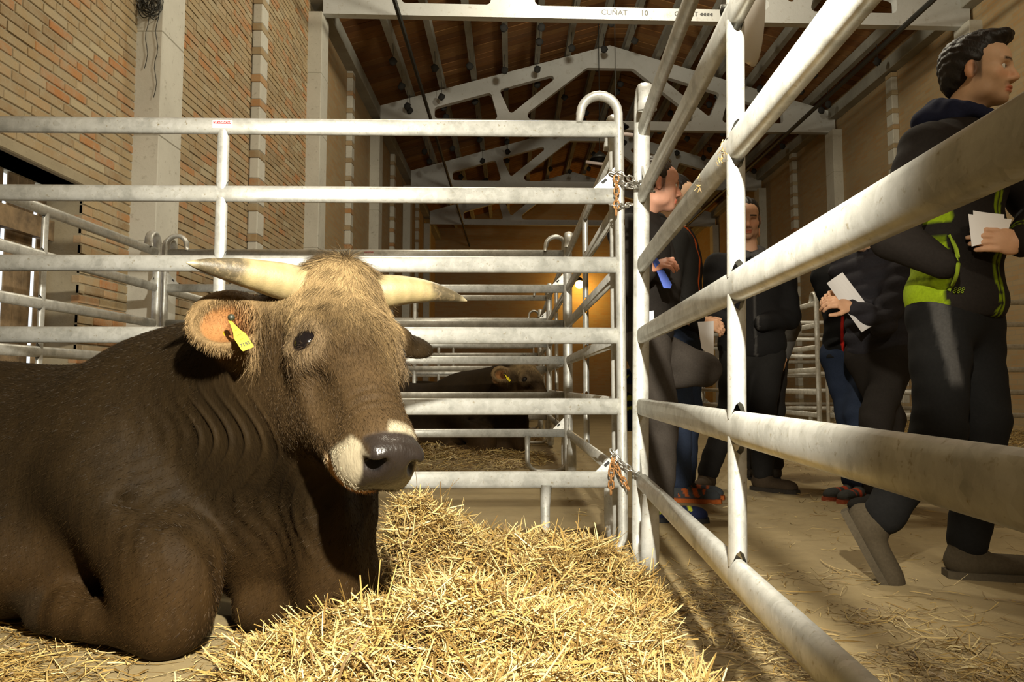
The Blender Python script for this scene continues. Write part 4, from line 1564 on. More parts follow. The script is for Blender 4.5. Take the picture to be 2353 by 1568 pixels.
def head_colors(P, hc, R, beard, skin):
    q = (P - hc) @ R.T
    a, b, c = q[:, 0], q[:, 1], q[:, 2]
    C = np.tile(skin, (len(P), 1))
    def mix(C, col, m):
        return C * (1 - m[:, None]) + V3(col) * m[:, None]
    C = mix(C, skin * V3((1.08, 0.80, 0.72)), 0.5 * smooth(np.abs(c + 0.02), 0.03, 0.0) * smooth(b, 0.05, 0.08))
    C = mix(C, skin * V3((1.05, 0.72, 0.62)), 0.6 * smooth(np.abs(a), 0.070, 0.080))
    lips = smooth(np.abs(c + 0.064), 0.0135, 0.009) * smooth(np.abs(a), 0.026, 0.021) * smooth(b, 0.080, 0.092)
    C = mix(C, skin * V3((0.80, 0.42, 0.38)), lips)
    st = smooth(c, -0.030, -0.055) * smooth(c, -0.125, -0.105) * smooth(b, -0.02, 0.01) * (1 - lips)
    moust = smooth(np.abs(c + 0.048), 0.010, 0.004) * smooth(np.abs(a), 0.034, 0.024) * smooth(b, 0.07, 0.085)
    C = mix(C, skin * V3((0.33, 0.28, 0.24)), beard * np.clip(st * (0.45 + 0.55 * smooth(c, -0.07, -0.10)) + moust, 0, 1))
    side = smooth(np.abs(a), 0.055, 0.066) * smooth(np.abs(b - 0.012), 0.016, 0.008) * smooth(c, -0.05, -0.02) * smooth(c, 0.05, 0.03)
    C = mix(C, (0.03, 0.022, 0.016), 0.8 * side)
    for s in (-1, 1):
        br = smooth(np.abs(c - (0.029 - 0.10 * np.maximum(np.abs(a) - 0.034, 0))), 0.0065, 0.003) * smooth(np.abs(a - s * 0.031), 0.022, 0.018) * smooth(b, 0.05, 0.07)
        C = mix(C, (0.025, 0.018, 0.013), br)
        lid = smooth(np.abs(c - 0.008), 0.006, 0.003) * smooth(np.abs(a - s * 0.033), 0.019, 0.015) * smooth(b, 0.06, 0.075)
        C = mix(C, skin * V3((0.40, 0.30, 0.26)), 0.75 * lid)
    return C

def hair_solid(hc, R, style):
    l, f, u = R
    H = lambda a, b, c: hc + l * a + f * b + u * c
    S = Solid()
    S.ell(H(0, -0.018, 0.050), (0.081, 0.100, 0.088), 0.01, R)
    S.ell(H(0, -0.058, -0.004), (0.068, 0.052, 0.070), 0.03, R)
    if style == 'full':
        S.ell(H(0, 0.036, 0.112), (0.056, 0.058, 0.030), 0.03, R)
        S.ell(H(0, 0.082, 0.118), (0.040, 0.024, 0.018), 0.02, R)
    # clear the face and the ears
    S.plane(H(0, 0.036, 0.0), f * 0.86 - u * 0.55, 0.012)
    S.ell(H(0, 0.105, 0.030), (0.072, 0.048, 0.060), 0.012, R, sub=True)
    for s in (-1, 1):
        S.ell(H(s * 0.082, 0.012, -0.016), (0.024, 0.026, 0.044), 0.010, R, sub=True)
        S.ell(H(s * 0.075, 0.062, 0.030), (0.030, 0.035, 0.050), 0.012, R, sub=True)
    S.plane(H(0, 0, -0.072), -u * 0.9 + f * 0.3, 0.01)
    return S

def hand_into(S, wrist, d, n, side=1, curl=(0.35, 0.5, 0.35), size=1.0, spread=0.05, thumb=(0.75, 0.55, 0.35)):
    """palm + five fingers; d finger direction, n palm normal, side=+1 if the thumb is on the n x d side"""
    d = unit(d); n = unit(V3(n) - d * np.dot(n, d)); w = np.cross(n, d) * side
    z = size
    R = np.array([d, w, n])
    S.ell(wrist + d * 0.050 * z, (0.052 * z, 0.042 * z, 0.017 * z), 0.012, R)
    S.cone(wrist - d * 0.05, wrist + d * 0.02 * z, 0.027 * z, 0.026 * z, 0.015)
    for off, ln in ((0.030, 0.070), (0.0105, 0.080), (-0.0095, 0.075), (-0.0285, 0.060)):
        p = wrist + d * (0.088 - 0.12 * abs(off - 0.008)) * z + w * off * z
        a = 0.0
        dirv = unit(d + w * off * spread * 20)
        r = 0.0098 * z
        for k, fr in enumerate((0.45, 0.31, 0.24)):
            a += curl[k]
            v = dirv * math.cos(a) + n * math.sin(a)
            q = p + v * ln * fr * z
            S.cone(p, q, r, r * 0.90, 0.004)
            p, r = q, r * 0.90
    p = wrist + d * 0.022 * z + w * 0.026 * z
    r = 0.0125 * z
    for k, (ln, t) in enumerate(((0.042, 0), (0.030, 0.2), (0.026, 0.4))):
        v = unit(d * (thumb[0] + t) + w * thumb[1] * (1 - t) + n * thumb[2])
        q = p + v * ln * z
        S.cone(p, q, r, r * 0.88, 0.006)
        p, r = q, r * 0.88

def wrinkle(P, Nn, amp, seed):
    s = seed * 1.7
    d = np.sin(P[:, 2] * 34 + 9 * np.sin(P[:, 0] * 7 + s) + 6 * P[:, 1] + s) * 0.6 + np.sin(P[:, 2] * 71 + P[:, 0] * 40 + P[:, 1] * 33 + 2 * s) * 0.4
    return P + Nn * (amp * d)[:, None]

def shoe(name, root, off, ankle, fdir, col, sole, pitch=0.0, size=1.0, accent=None):
    f = unit(V3((fdir[0], fdir[1], 0)))
    if pitch:
        f = unit(f * math.cos(pitch) - UPV * math.sin(pitch))
    l = unit(np.cross(UPV, f)); u = np.cross(f, l)
    R = np.array([l, f, u])
    base = V3(ankle) - u * 0.085 * size
    H = lambda a, b, c: base + (l * a + f * b + u * c) * size
    S = Solid()
    S.ell(H(0, -0.005, 0.045), (0.040 * size, 0.060 * size, 0.045 * size), 0.03, R)
    S.ell(H(0, 0.090, 0.035), (0.046 * size, 0.095 * size, 0.034 * size), 0.04, R)
    S.ell(H(0, 0.155, 0.030), (0.043 * size, 0.045 * size, 0.028 * size), 0.03, R)
    S.cone(H(0, 0, 0.05), H(0, -0.005, 0.115), 0.042 * size, 0.044 * size, 0.03)
    S.plane(H(0, 0, 0.008), -u, 0.004)
    v, fc = S.mesh(0.008)
    C = np.tile(V3(col), (len(v), 1))
    q = (v - base) @ R.T / size
    m = smooth(q[:, 2], 0.024, 0.018)
    C = C * (1 - m[:, None]) + V3(sole) * m[:, None]
    if accent is not None:
        m = ((np.sin(q[:, 1] * 130 + q[:, 2] * 60) > 0.15) & (q[:, 2] > 0.028) & (q[:, 1] > 0.0) & (q[:, 1] < 0.13)).astype(float) * 0.9
        C = C * (1 - m[:, None]) + V3(accent) * m[:, None]
    o = mesh_obj(name, v, fc, M['cloth'], root, True, off, C)
    sm = MB()
    pl = [(-0.030, -0.062), (0.030, -0.062), (0.042, 0.0), (0.049, 0.09), (0.044, 0.165), (0.022, 0.205), (-0.022, 0.205), (-0.044, 0.165), (-0.049, 0.09), (-0.042, 0.0)]
    top = [H(a, b, 0.020) for a, b in pl]; bot = [H(a * 1.03, b * 1.01, 0.0) for a, b in pl]
    n = len(pl)
    sm.add(top + bot, [tuple(range(n)), tuple(range(2 * n - 1, n - 1, -1))] + [(i, i + n, (i + 1) % n + n, (i + 1) % n) for i in range(n)])
    so = mesh_obj('sole', sm.v, sm.f, M['cloth'], o, False, off, np.tile(V3(sole), (2 * n, 1)))
    return o

def person(label, J, jacket, trousers, shoes, hair='short', haircol=(0.018, 0.013, 0.010), beard=0.0, skin=None, closed=False, jcol=None, tcol=None, hands=(), collar=None, puff=0.0, seed=1, bulk=1.0, group='people in the aisle', hood=None):
    skin = SKIN if skin is None else V3(skin)
    pel, ch = V3(J['pelvis']), V3(J['chest'])
    f = unit(V3((*J['front'], 0)))
    l = np.cross(UPV, f)
    off = np.array([pel[0], pel[1], 0.0])
    root = empty('person', off)
    tag(root, label, 'person', group)
    spine = unit(ch - pel)
    R = np.array([l, unit(f - spine * np.dot(f, spine)), spine])
    sh = {s: V3(J['sh' + s]) if 'sh' + s in J else ch + l * 0.185 * (1 if s == 'L' else -1) + UPV * 0.07 for s in 'LR'}
    hip = {s: pel + l * 0.092 * (1 if s == 'L' else -1) - spine * 0.04 for s in 'LR'}
    hc = V3(J['head'])
    hf = unit(V3(J['look']))
    # ------------------------------------------------ body: head, neck, hands and a slim core in one mesh
    S, H, HRm = head_solid(hc, hf, None, closed)
    neck0 = ch + UPV * 0.115
    S.cone(H(0, -0.020, -0.070), neck0, 0.052, 0.060, 0.03)
    lo = hc - 0.15; hi = hc + 0.17
    lo[2] = min(hc[2] - 0.12, neck0[2])
    v, fc = S.mesh(0.0048, lo, hi)
    patches = [(v, fc, head_colors(v, hc, HRm, beard, skin))]
    core = Solid()
    core.cone(pel, ch, 0.09, 0.10, 0.03)
    core.cone(ch, neck0, 0.08, 0.05, 0.03)
    for s in 'LR':
        core.chain([sh[s], J['el' + s], J['wr' + s]], [0.035, 0.03, 0.022], 0.02)
        core.cone(ch, sh[s], 0.07, 0.04, 0.03)
        core.chain([hip[s], J['kn' + s], J['an' + s]], [0.06, 0.042, 0.032], 0.02)
    v, fc = core.mesh(0.022)
    patches.append((v, fc, np.tile(skin, (len(v), 1))))
    for hd_ in hands:
        Sh = Solid()
        hand_into(Sh, **hd_)
        v, fc = Sh.mesh(0.0042)
        C = np.tile(skin * V3((1.0, 0.90, 0.86)), (len(v), 1))
        patches.append((v, fc, C))
    V, Fc, C = join_patches(patches)
    mesh_obj('body', V, Fc, M['skin'], root, True, off, C)
    if not closed:
        for s in (-1, 1):
            ec = H(s * 0.032, 0.0745, 0.005)
            eo = ball('eye', ec, 0.0128, M['eye_white'], root, off)
            ball('iris', ec + hf * 0.0085, 0.0062, M['iris'], eo, off)
    # ------------------------------------------------ hair
    Sh = hair_solid(hc, HRm, hair)
    v, fc = Sh.mesh(0.0055)
    Nn = vnormals(v, fc)
    q = (v - hc) @ HRm.T
    v = v + Nn * (0.0028 * np.sin(q[:, 0] * 210 + q[:, 2] * 60) * np.sin(q[:, 1] * 90 + q[:, 2] * 140))[:, None]
    mesh_obj('hair', v, fc, M['human_hair'], root, True, off, np.tile(V3(haircol), (len(v), 1)))
    # ------------------------------------------------ jacket
    b = bulk
    S = Solid()
    S.ell(pel + spine * 0.02, (0.175 * b, 0.130 * b, 0.13), 0.06, R)
    S.ell(pel * 0.55 + ch * 0.45, (0.165 * b, 0.125 * b, 0.17), 0.08, R)
    S.ell(ch - spine * 0.04, (0.180 * b, 0.130 * b, 0.17), 0.08, R)
    S.cone(sh['L'] - l * 0.02, sh['R'] + l * 0.02, 0.080, 0.080, 0.06)
    S.cone(ch + UPV * 0.06, neck0 + UPV * 0.015, 0.095, 0.070, 0.04)
    for s in 'LR':
        el, wr = V3(J['el' + s]), V3(J['wr' + s])
        S.cone(sh[s], el, 0.073 * b, 0.060 * b, 0.04)
        S.cone(el, wr - unit(wr - el) * 0.01, 0.060 * b, 0.043 * b, 0.02)
    S.plane(pel - spine * J.get('hem', 0.09), -UPV, 0.01)
    S.cone(neck0 - UPV * 0.01 + f * 0.01, neck0 + UPV * 0.2, 0.056, 0.056, 0.008, sub=True)
    v, fc = S.mesh(0.0115)
    Nn = vnormals(v, fc)
    v = wrinkle(v, Nn, 0.0032, seed)
    if puff:
        v = v + Nn * (puff * (np.abs(np.sin(v[:, 2] * 42 + 1.5 * np.sin(v[:, 0] * 9))) - 0.5))[:, None]
    C = np.tile(V3(jacket), (len(v), 1)) if jcol is None else jcol(v, np.tile(V3(jacket), (len(v), 1)), pel, l, f)
    jk = mesh_obj('jacket', v, fc, M['cloth'], root, True, off, C)
    if collar is not None:
        cs = Solid()
        pts = [neck0 + l * 0.074 * math.cos(a) + f * (0.012 + 0.074 * math.sin(a)) + UPV * (0.045 - 0.030 * math.sin(a)) for a in np.linspace(math.pi * 0.62, math.pi * 2.38, 11)]
        for i in range(10):
            cs.cone(pts[i], pts[i + 1], 0.026, 0.026, 0.012)
        if hood:
            cs.ell(neck0 - f * 0.085 + UPV * 0.020, (0.105, 0.055, 0.055), 0.04, R)
            cs.cone(neck0 - f * 0.06 + l * 0.08 + UPV * 0.02, neck0 + f * 0.03 + l * 0.085, 0.035, 0.022, 0.03)
            cs.cone(neck0 - f * 0.06 - l * 0.08 + UPV * 0.02, neck0 + f * 0.03 - l * 0.085, 0.035, 0.022, 0.03)
        cv, cf = cs.mesh(0.008)
        mesh_obj('hood' if hood else 'collar', cv, cf, M['cloth'], jk, True, off, np.tile(V3(collar), (len(cv), 1)))
    # ------------------------------------------------ trousers
    S = Solid()
    S.ell(pel - spine * 0.02, (0.162, 0.120, 0.13), 0.05, R)
    for s in 'LR':
        kn, an = V3(J['kn' + s]), V3(J['an' + s])
        S.cone(hip[s], kn, 0.100, 0.075, 0.05)
        S.cone(kn, an - unit(an - kn) * 0.02, 0.075, 0.062, 0.03)
    v, fc = S.mesh(0.0115)
    Nn = vnormals(v, fc)
    v = wrinkle(v, Nn, 0.0035, seed + 3)
    v[:, 2] = np.maximum(v[:, 2], 0.012)
    C = np.tile(V3(trousers), (len(v), 1)) if tcol is None else tcol(v, np.tile(V3(trousers), (len(v), 1)))
    mesh_obj('trousers', v, fc, M['cloth'], root, True, off, C)
    for s in 'LR':
        shoe('shoe', root, off, J['an' + s], J.get('foot' + s, J['front']), shoes[0], shoes[1], J.get('pitch' + s, 0.0), shoes[3] if len(shoes) > 3 else 1.0, shoes[2] if len(shoes) > 2 else None)
    return root, off

def paper(label, pts, bend=0.0, n=6, two=False):
    """sheet with thickness from its four corners (tl, tr, br, bl)"""
    a, b, c, d = (V3(p) for p in pts)
    nr = unit(np.cross(b - a, d - a))
    v = []
    for k in (0, 1):
        for i in range(n + 1):
            t = i / n
            for q in ((a * (1 - t) + b * t), (d * (1 - t) + c * t)):
                v.append(q + nr * (bend * math.sin(math.pi * t) + 0.0008 * k))
    m = 2 * (n + 1)
    f = [(2 * i, 2 * i + 1, 2 * i + 3, 2 * i + 2) for i in range(n)] + [(m + 2 * i, m + 2 * i + 2, m + 2 * i + 3, m + 2 * i + 1) for i in range(n)]
    rim = [2 * i for i in range(n + 1)] + [2 * i + 1 for i in range(n, -1, -1)]
    f += [(rim[i], rim[(i + 1) % m], rim[(i + 1) % m] + m, rim[i] + m) for i in range(m)]
    o = mesh_obj('paper', v, f, M['paper'], None)
    return tag(o, label, 'paper')

DARK = (0.016, 0.0145, 0.0125)
def G(px, z, h=0.085):
    """point in pixel column px at depth z, h above the floor"""
    yf = 887.0
    for _ in range(30):
        p = U(px, yf, z)
        yf += (p[2] - h) * F_PX / z
    return U(px, yf, z)
def on_surface(obj, px, py, off, lift=0.003):
    """depth of the garment under a pixel column, so trim can be laid on it"""
    n = len(obj.data.vertices)
    v = np.zeros(n * 3, np.float32)
    obj.data.vertices.foreach_get('co', v)
    v = v.reshape(-1, 3) + np.asarray(off, np.float32)
    r = unit(U(px, py, 1.0) - V3((0, 0, CAM_H)))
    q = v - V3((0, 0, CAM_H))
    t = q @ r
    d = np.linalg.norm(q - t[:, None] * r, axis=1)
    m = d < 0.016
    return V3((0, 0, CAM_H)) + r * (t[m].min() - lift)

# ---------------------------------------------------------------- man in the lime and black jacket, walking
LIME = V3((0.30, 0.42, 0.012))
def lime_jacket(v, C, pel, l, f):
    X, Z = v[:, 0], v[:, 2]
    d = v - pel
    a, b = d @ l, d @ f
    def mix(C, col, m):
        return C * (1 - m[:, None]) + V3(col) * m[:, None]
    torso = (np.abs(a) < 0.235) & (np.abs(b) < 0.2)
    side = torso & (a < -0.085) & (b < 0.065) & (Z < 1.085) & (Z > 0.80)
    C = mix(C, LIME, side.astype(float))
    C = mix(C, LIME * 0.30, (side & ((np.abs(Z - 0.955) < 0.006) | (np.abs(Z - 1.075) < 0.008))).astype(float) * 0.8)
    arm = torso & (a < -0.06) & (b < 0.080) & (Z > 1.13) & (Z < 1.30)
    C = mix(C, LIME, arm.astype(float))
    zipm = (b > 0.05) & (np.abs(np.abs(a - 0.004) - 0.0125) < 0.0055) & (Z < 1.50)
    C = mix(C, LIME * 0.75, zipm.astype(float))
    return C
def man6_tr(v, C):
    m = smooth(np.abs(v[:, 0] - (1.335 + 0.10 * (0.92 - v[:, 2]))), 0.028, 0.014) * smooth(v[:, 2], 0.60, 0.64) * (v[:, 1] < 2.64)
    return C * (1 - m[:, None]) + V3((0.075, 0.071, 0.067)) * m[:, None]
J6 = dict(head=U(2244, 172, 2.64), look=(0.80, -0.60, -0.06), chest=U(2206, 366, 2.66), pelvis=U(2196, 705, 2.68), front=(0.55, -0.83),
          shR=U(2128, 345, 2.54), elR=U(2052, 545, 2.52), wrR=U(2172, 612, 2.44), shL=U(2292, 345, 2.80), elL=U(2392, 500, 2.70), wrL=U(2346, 560, 2.47),
          knL=U(2262, 960, 2.66), anL=G(2222, 2.68, 0.095), knR=U(2160, 985, 2.56), anR=U(2024, 1195, 2.62), footL=(0.95, -0.18), footR=(0.80, -0.35), pitchR=1.1, hem=0.045)
hand6 = dict(wrist=U(2346, 560, 2.47) + V3((0.005, 0, 0)), d=(-0.98, -0.12, 0.10), n=(0.05, 0.95, -0.1), side=1, curl=(0.25, 0.40, 0.25), size=1.0, spread=0.01, thumb=(0.8, 0.25, 0.75))
p6, off6 = person('walking man in a black jacket with lime green panels and navy hood', J6, (0.020, 0.016, 0.0135), (0.0105, 0.0100, 0.0095),
                  ((0.060, 0.046, 0.028), (0.070, 0.055, 0.035), None, 1.12), hair='full', beard=0.55, jcol=lime_jacket, tcol=man6_tr, hands=[hand6], collar=(0.016, 0.019, 0.045), seed=2, bulk=1.10, hood=True)
# lime edging of the pocket and the small emblem on the hem
M['lime'] = simple('lime_trim', tuple(LIME * 0.8), 0.8)
pk = MB()
jk6 = [c for c in p6.children if c.name.startswith('jacket')][0]
pts = [on_surface(jk6, x, y, off6) for x, y in ((2180, 540), (2190, 556), (2197, 572), (2201, 590), (2202, 606), (2200, 624), (2195, 642), (2188, 656), (2180, 668))]
pk.sweep(pts, 0.006, 0.006, 8)
pk.build('pocket_edging', M['lime'], p6, True, off6)
em = MB()
for k in range(3):
    for r_ in range(2):
        c0 = on_surface(jk6, 2196 + 9 * k - 3 * r_, 664 + 7 * r_, off6, 0.002)
        em.sweep([c0 + V3((0.0040 * math.cos(t), 0, 0.0034 * math.sin(t))) for t in np.linspace(0, 5.5, 8)], 0.0016, 0.0012, 5)
em.build('hem_emblem', M['lime'], p6, False, off6)
z6 = 2.462
paper('folded white papers held by the walking man, back sheet', [U(2236, 484, z6), U(2308, 493, z6 + 0.01), U(2306, 552, z6 + 0.01), U(2240, 560, z6)], 0.004)
paper('folded white papers held by the walking man, front sheet', [U(2225, 492, z6 - 0.006), U(2325, 504, z6 + 0.002), U(2312, 545, z6 + 0.002), U(2233, 567, z6 - 0.006)], 0.004)

# ---------------------------------------------------------------- man leaning back on the fence, one foot up on a rail
J1 = dict(head=U(1508, 428, 3.72), look=(0.98, 0.10, -0.10), chest=U(1472, 555, 3.76), pelvis=U(1480, 770, 3.76), front=(0.97, -0.10),
          shR=U(1440, 535, 3.60), elR=U(1452, 650, 3.52), wrR=U(1492, 618, 3.44), shL=U(1498, 525, 3.94), elL=U(1535, 640, 3.92), wrL=U(1540, 700, 3.75),
          knR=U(1522, 950, 3.70), anR=G(1517, 3.76, 0.09), knL=U(1618, 850, 3.88), anL=U(1442, 878, 3.92), footR=(0.97, -0.15), footL=(0.25, -0.6), pitchL=1.1, hem=0.03)
hand1 = dict(wrist=U(1492, 618, 3.44), d=(0.75, -0.5, 0.25), n=(0.2, 0.6, -0.7), side=-1, curl=(0.6, 0.7, 0.4), size=0.88)
p1, off1 = person('man in dark clothes leaning back on the panel with one foot up on a rail', J1, (0.021, 0.0175, 0.015), (0.060, 0.050, 0.042),
                  ((0.010, 0.014, 0.040), (0.02, 0.02, 0.02), (0.40, 0.42, 0.02), 1.05), haircol=(0.035, 0.024, 0.016), beard=0.35, skin=(0.60, 0.31, 0.21), hands=[hand1], seed=4, bulk=1.05)
fo = MB()
fo.prism([(0, 0), (0.012, 0.02), (0.085, -0.115), (0.078, -0.132), (0.05, -0.13)], 'y', -0.006, 0.006)
o = fo.build('folder', simple('blue_folder', (0.01, 0.06, 0.42), 0.4), None)
o.location = tuple(U(1496, 592, 3.40))
tag(o, 'bright blue folder in the hand of the man leaning on the panel', 'folder')
paper('small white sheet standing out beside the leaning man\'s leg', [U(1484, 717, 3.50), U(1502, 714, 3.50), U(1504, 748, 3.50), U(1488, 752, 3.50)])

# ---------------------------------------------------------------- man behind him, orange zip
def zip2(v, C, pel, l, f):
    d = v - pel
    m = (np.abs(d @ l + 0.055) < 0.0075) & (d @ f > 0.02)
    C[m] = V3((0.50, 0.085, 0.012))
    return C
J2 = dict(head=U(1552, 455, 4.45), look=(0.85, -0.15, -0.15), chest=U(1558, 590, 4.45), pelvis=U(1562, 770, 4.45), front=(0.93, -0.36),
          elR=U(1535, 690, 4.25), wrR=U(1606, 740, 4.20), elL=U(1590, 690, 4.62), wrL=U(1632, 745, 4.50),
          knR=U(1558, 930, 4.42), anR=G(1562, 4.40, 0.09), knL=U(1580, 930, 4.55), anL=G(1572, 4.55, 0.09), hem=0.05)
person('man with an orange zip on his black jacket, standing behind the leaning man', J2, DARK, (0.030, 0.042, 0.075), ((0.05, 0.055, 0.06), (0.35, 0.09, 0.02), (0.50, 0.11, 0.02), 1.05),
       haircol=(0.014, 0.010, 0.008), jcol=zip2, seed=6, hands=[dict(wrist=U(1606, 740, 4.20), d=(0.9, -0.2, -0.2), n=(0, 0.8, -0.5), side=-1, curl=(0.5, 0.6, 0.4))])
paper('white sheet held low by the man with the orange zip', [U(1603, 740, 4.10), U(1640, 738, 4.14), U(1640, 824, 4.14), U(1612, 800, 4.10)], 0.003)

# ---------------------------------------------------------------- man facing the camera with eyes lowered
J3 = dict(head=U(1714, 506, 4.80), look=(-0.16, -0.97, -0.22), chest=U(1722, 640, 4.86), pelvis=U(1728, 800, 4.86), front=(-0.12, -0.99),
          elR=U(1640, 735, 4.84), wrR=U(1690, 745, 4.66), elL=U(1812, 730, 4.84), wrL=U(1750, 742, 4.66),
          knR=U(1680, 945, 4.80), anR=G(1624, 4.88, 0.094), knL=U(1752, 945, 4.80), anL=G(1752, 4.86, 0.094), footR=(-0.45, -0.9), footL=(0.65, -0.75), hem=0.06)
def collar3(v, C, pel, l, f):
    d = v - pel
    m = (np.abs(d @ l) < 0.006) & (d @ f > 0.04)
    C[m] = V3((0.06, 0.055, 0.05))
    return C
person('man in a black jacket with grey collar standing with lowered eyes, arms folded', J3, (0.012, 0.011, 0.0105), (0.016, 0.0145, 0.013), ((0.050, 0.034, 0.020), (0.03, 0.024, 0.018), None, 1.1),
       haircol=(0.016, 0.011, 0.008), beard=0.5, skin=(0.52, 0.29, 0.175), closed=True, collar=(0.10, 0.095, 0.09), jcol=collar3, seed=8, bulk=1.15)

# ---------------------------------------------------------------- man half hidden behind him, grey sleeve
J4 = dict(head=U(1716, 535, 5.45), look=(0.3, 0.9, 0.0), chest=U(1738, 665, 5.40), pelvis=U(1742, 815, 5.40), front=(0.2, 0.98),
          elR=U(1818, 750, 5.35), wrR=U(1800, 818, 5.25), elL=U(1690, 750, 5.40), wrL=U(1690, 830, 5.40),
          knR=U(1775, 940, 5.40), anR=G(1778, 5.40), knL=U(1735, 940, 5.40), anL=G(1735, 5.40), hem=0.05)
person('man in a grey sweater half hidden behind the man with lowered eyes', J4, (0.085, 0.080, 0.072), (0.02, 0.018, 0.016), ((0.03, 0.025, 0.02), (0.02, 0.02, 0.02)), seed=9,
       hands=[dict(wrist=U(1800, 818, 5.25), d=(-0.15, -0.2, -0.95), n=(-0.9, 0.2, 0.1), side=1, curl=(0.4, 0.5, 0.4))])

# ---------------------------------------------------------------- two people reading beyond the walking man
J5 = dict(head=U(1985, 520, 4.14), look=(-0.85, -0.3, -0.42), chest=U(2012, 640, 4.16), pelvis=U(2022, 800, 4.16), front=(-0.86, -0.50),
          elR=U(2045, 745, 4.29), wrR=U(1948, 690, 4.00), elL=U(2028, 742, 3.96), wrL=U(1956, 706, 3.90),
          knR=U(2042, 960, 4.20), anR=G(2045, 4.20), knL=U(2012, 960, 4.12), anL=G(2015, 4.12), hem=0.07)
p5, off5 = person('person in a dark padded jacket reading white papers behind the walking man', J5, (0.030, 0.028, 0.033), (0.022, 0.018, 0.015), ((0.03, 0.028, 0.026), (0.05, 0.045, 0.04)),
       hair='full', puff=0.014, seed=11, hands=[
           dict(wrist=U(1956, 706, 3.90), d=(-0.85, -0.15, 0.25), n=(0.15, 0.75, -0.6), side=-1, curl=(0.5, 0.7, 0.5)),
           dict(wrist=U(1940, 688, 4.02), d=(-0.9, -0.2, 0.15), n=(0.15, -0.6, -0.7), side=1, curl=(0.5, 0.7, 0.5))])
paper('folded white paper held by the person in the padded jacket', [U(1900, 651, 3.87), U(1936, 626, 3.91), U(2022, 740, 3.95), U(1980, 764, 3.89)], 0.006)
def zip5(v, C, pel, l, f):
    d = v - pel
    m = (np.abs(d @ l) < 0.008) & (d @ f > 0.04) & (v[:, 2] < 1.0)
    C[m] = V3((0.5, 0.02, 0.012))
    return C
J7 = dict(head=U(1968, 540, 4.62), look=(-0.7, -0.6, -0.3), chest=U(1965, 660, 4.62), pelvis=U(1962, 800, 4.62), front=(-0.75, -0.66),
          elR=U(1930, 745, 4.70), wrR=U(1915, 830, 4.62), elL=U(1990, 750, 4.5), wrL=U(1960, 820, 4.45),
          knR=U(1955, 955, 4.62), anR=G(1962, 4.50), knL=U(1975, 955, 4.52), anL=G(1985, 4.42), footR=(-0.9, -0.35), footL=(-0.8, -0.5), hem=0.06)
person('person in jeans and a black jacket with a red zip, beside the padded jacket', J7, (0.010, 0.0098, 0.0095), (0.020, 0.028, 0.050), ((0.06, 0.06, 0.055), (0.30, 0.07, 0.03), (0.45, 0.06, 0.02)), jcol=zip5, seed=13)

# ================================================================ straw
GOLD = [(0.0, (0.14, 0.080, 0.022)), (0.22, (0.30, 0.19, 0.060)), (0.45, (0.44, 0.30, 0.105)), (0.65, (0.54, 0.40, 0.165)), (0.85, (0.64, 0.51, 0.26)), (0.95, (0.72, 0.62, 0.38)), (1.0, (0.24, 0.15, 0.05))]
GOLD = [(p, (c[0] * 0.86, c[1] * 0.81, c[2] * 0.66)) for p, c in GOLD]
M['straw'] = straw_mat('straw', GOLD)
M['straw_dull'] = straw_mat('straw_trodden', [(p, tuple(0.72 * x for x in c)) for p, c in GOLD])
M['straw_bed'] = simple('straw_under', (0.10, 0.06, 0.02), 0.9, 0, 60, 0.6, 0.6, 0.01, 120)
def ss(x, a, b):
    t = np.clip((x - a) / (b - a), 0, 1)
    return t * t * (3 - 2 * t)
def heap(x, y):
    g = lambda cx, cy, sx, sy, h: h * np.exp(-(((x - cx) / sx) ** 2 + ((y - cy) / sy) ** 2))
    h = np.maximum.reduce([g(-0.33, 2.50, 0.30, 0.26, 0.285), g(-0.02, 2.40, 0.34, 0.30, 0.20), g(0.22, 2.42, 0.26, 0.30, 0.135)])
    h = np.maximum(h, np.maximum(g(-0.08, 1.78, 0.42, 0.36, 0.165), g(-0.30, 1.74, 0.30, 0.26, 0.12)))
    h = np.maximum(h, g(0.08, 1.38, 0.40, 0.30, 0.13))
    h = h + 0.030 * np.sin(x * 13 + 2 * y) * np.sin(y * 11 - x * 4) + 0.012 * np.sin(x * 31 + 1) * np.sin(y * 27)
    left = -0.60 + 0.05 * np.sin(y * 6) + 0.10 * ss(y, 1.8, 1.3) + 0.14 * ss(y, 1.95, 2.25)
    right = 0.44 + 0.03 * np.sin(y * 9)
    m = ss(x, left, left + 0.10) * ss(x, right, right - 0.13) * ss(y, 2.83, 2.70) * ss(y, 0.80, 1.0)
    return np.maximum(h, 0.02) * m

def mound(name, fn, x0, x1, y0, y1, step, mat, parent, off, drop=0.02):
    xs, ys = np.arange(x0, x1, step), np.arange(y0, y1, step)
    X, Y = np.meshgrid(xs, ys, indexing='ij')
    Z = fn(X, Y) - drop
    n, m_ = X.shape
    v = np.stack([X, Y, Z], -1).reshape(-1, 3)
    i, j = np.meshgrid(np.arange(n - 1), np.arange(m_ - 1), indexing='ij')
    a = (i * m_ + j).ravel()
    f = np.stack([a, a + m_, a + m_ + 1, a + 1], 1)
    f = f[(v[f][:, :, 2] > -drop + 0.003).any(1)]
    v[:, 2] = np.maximum(v[:, 2], 0.001)
    return mesh_obj(name, v, f, mat, parent, True, off)

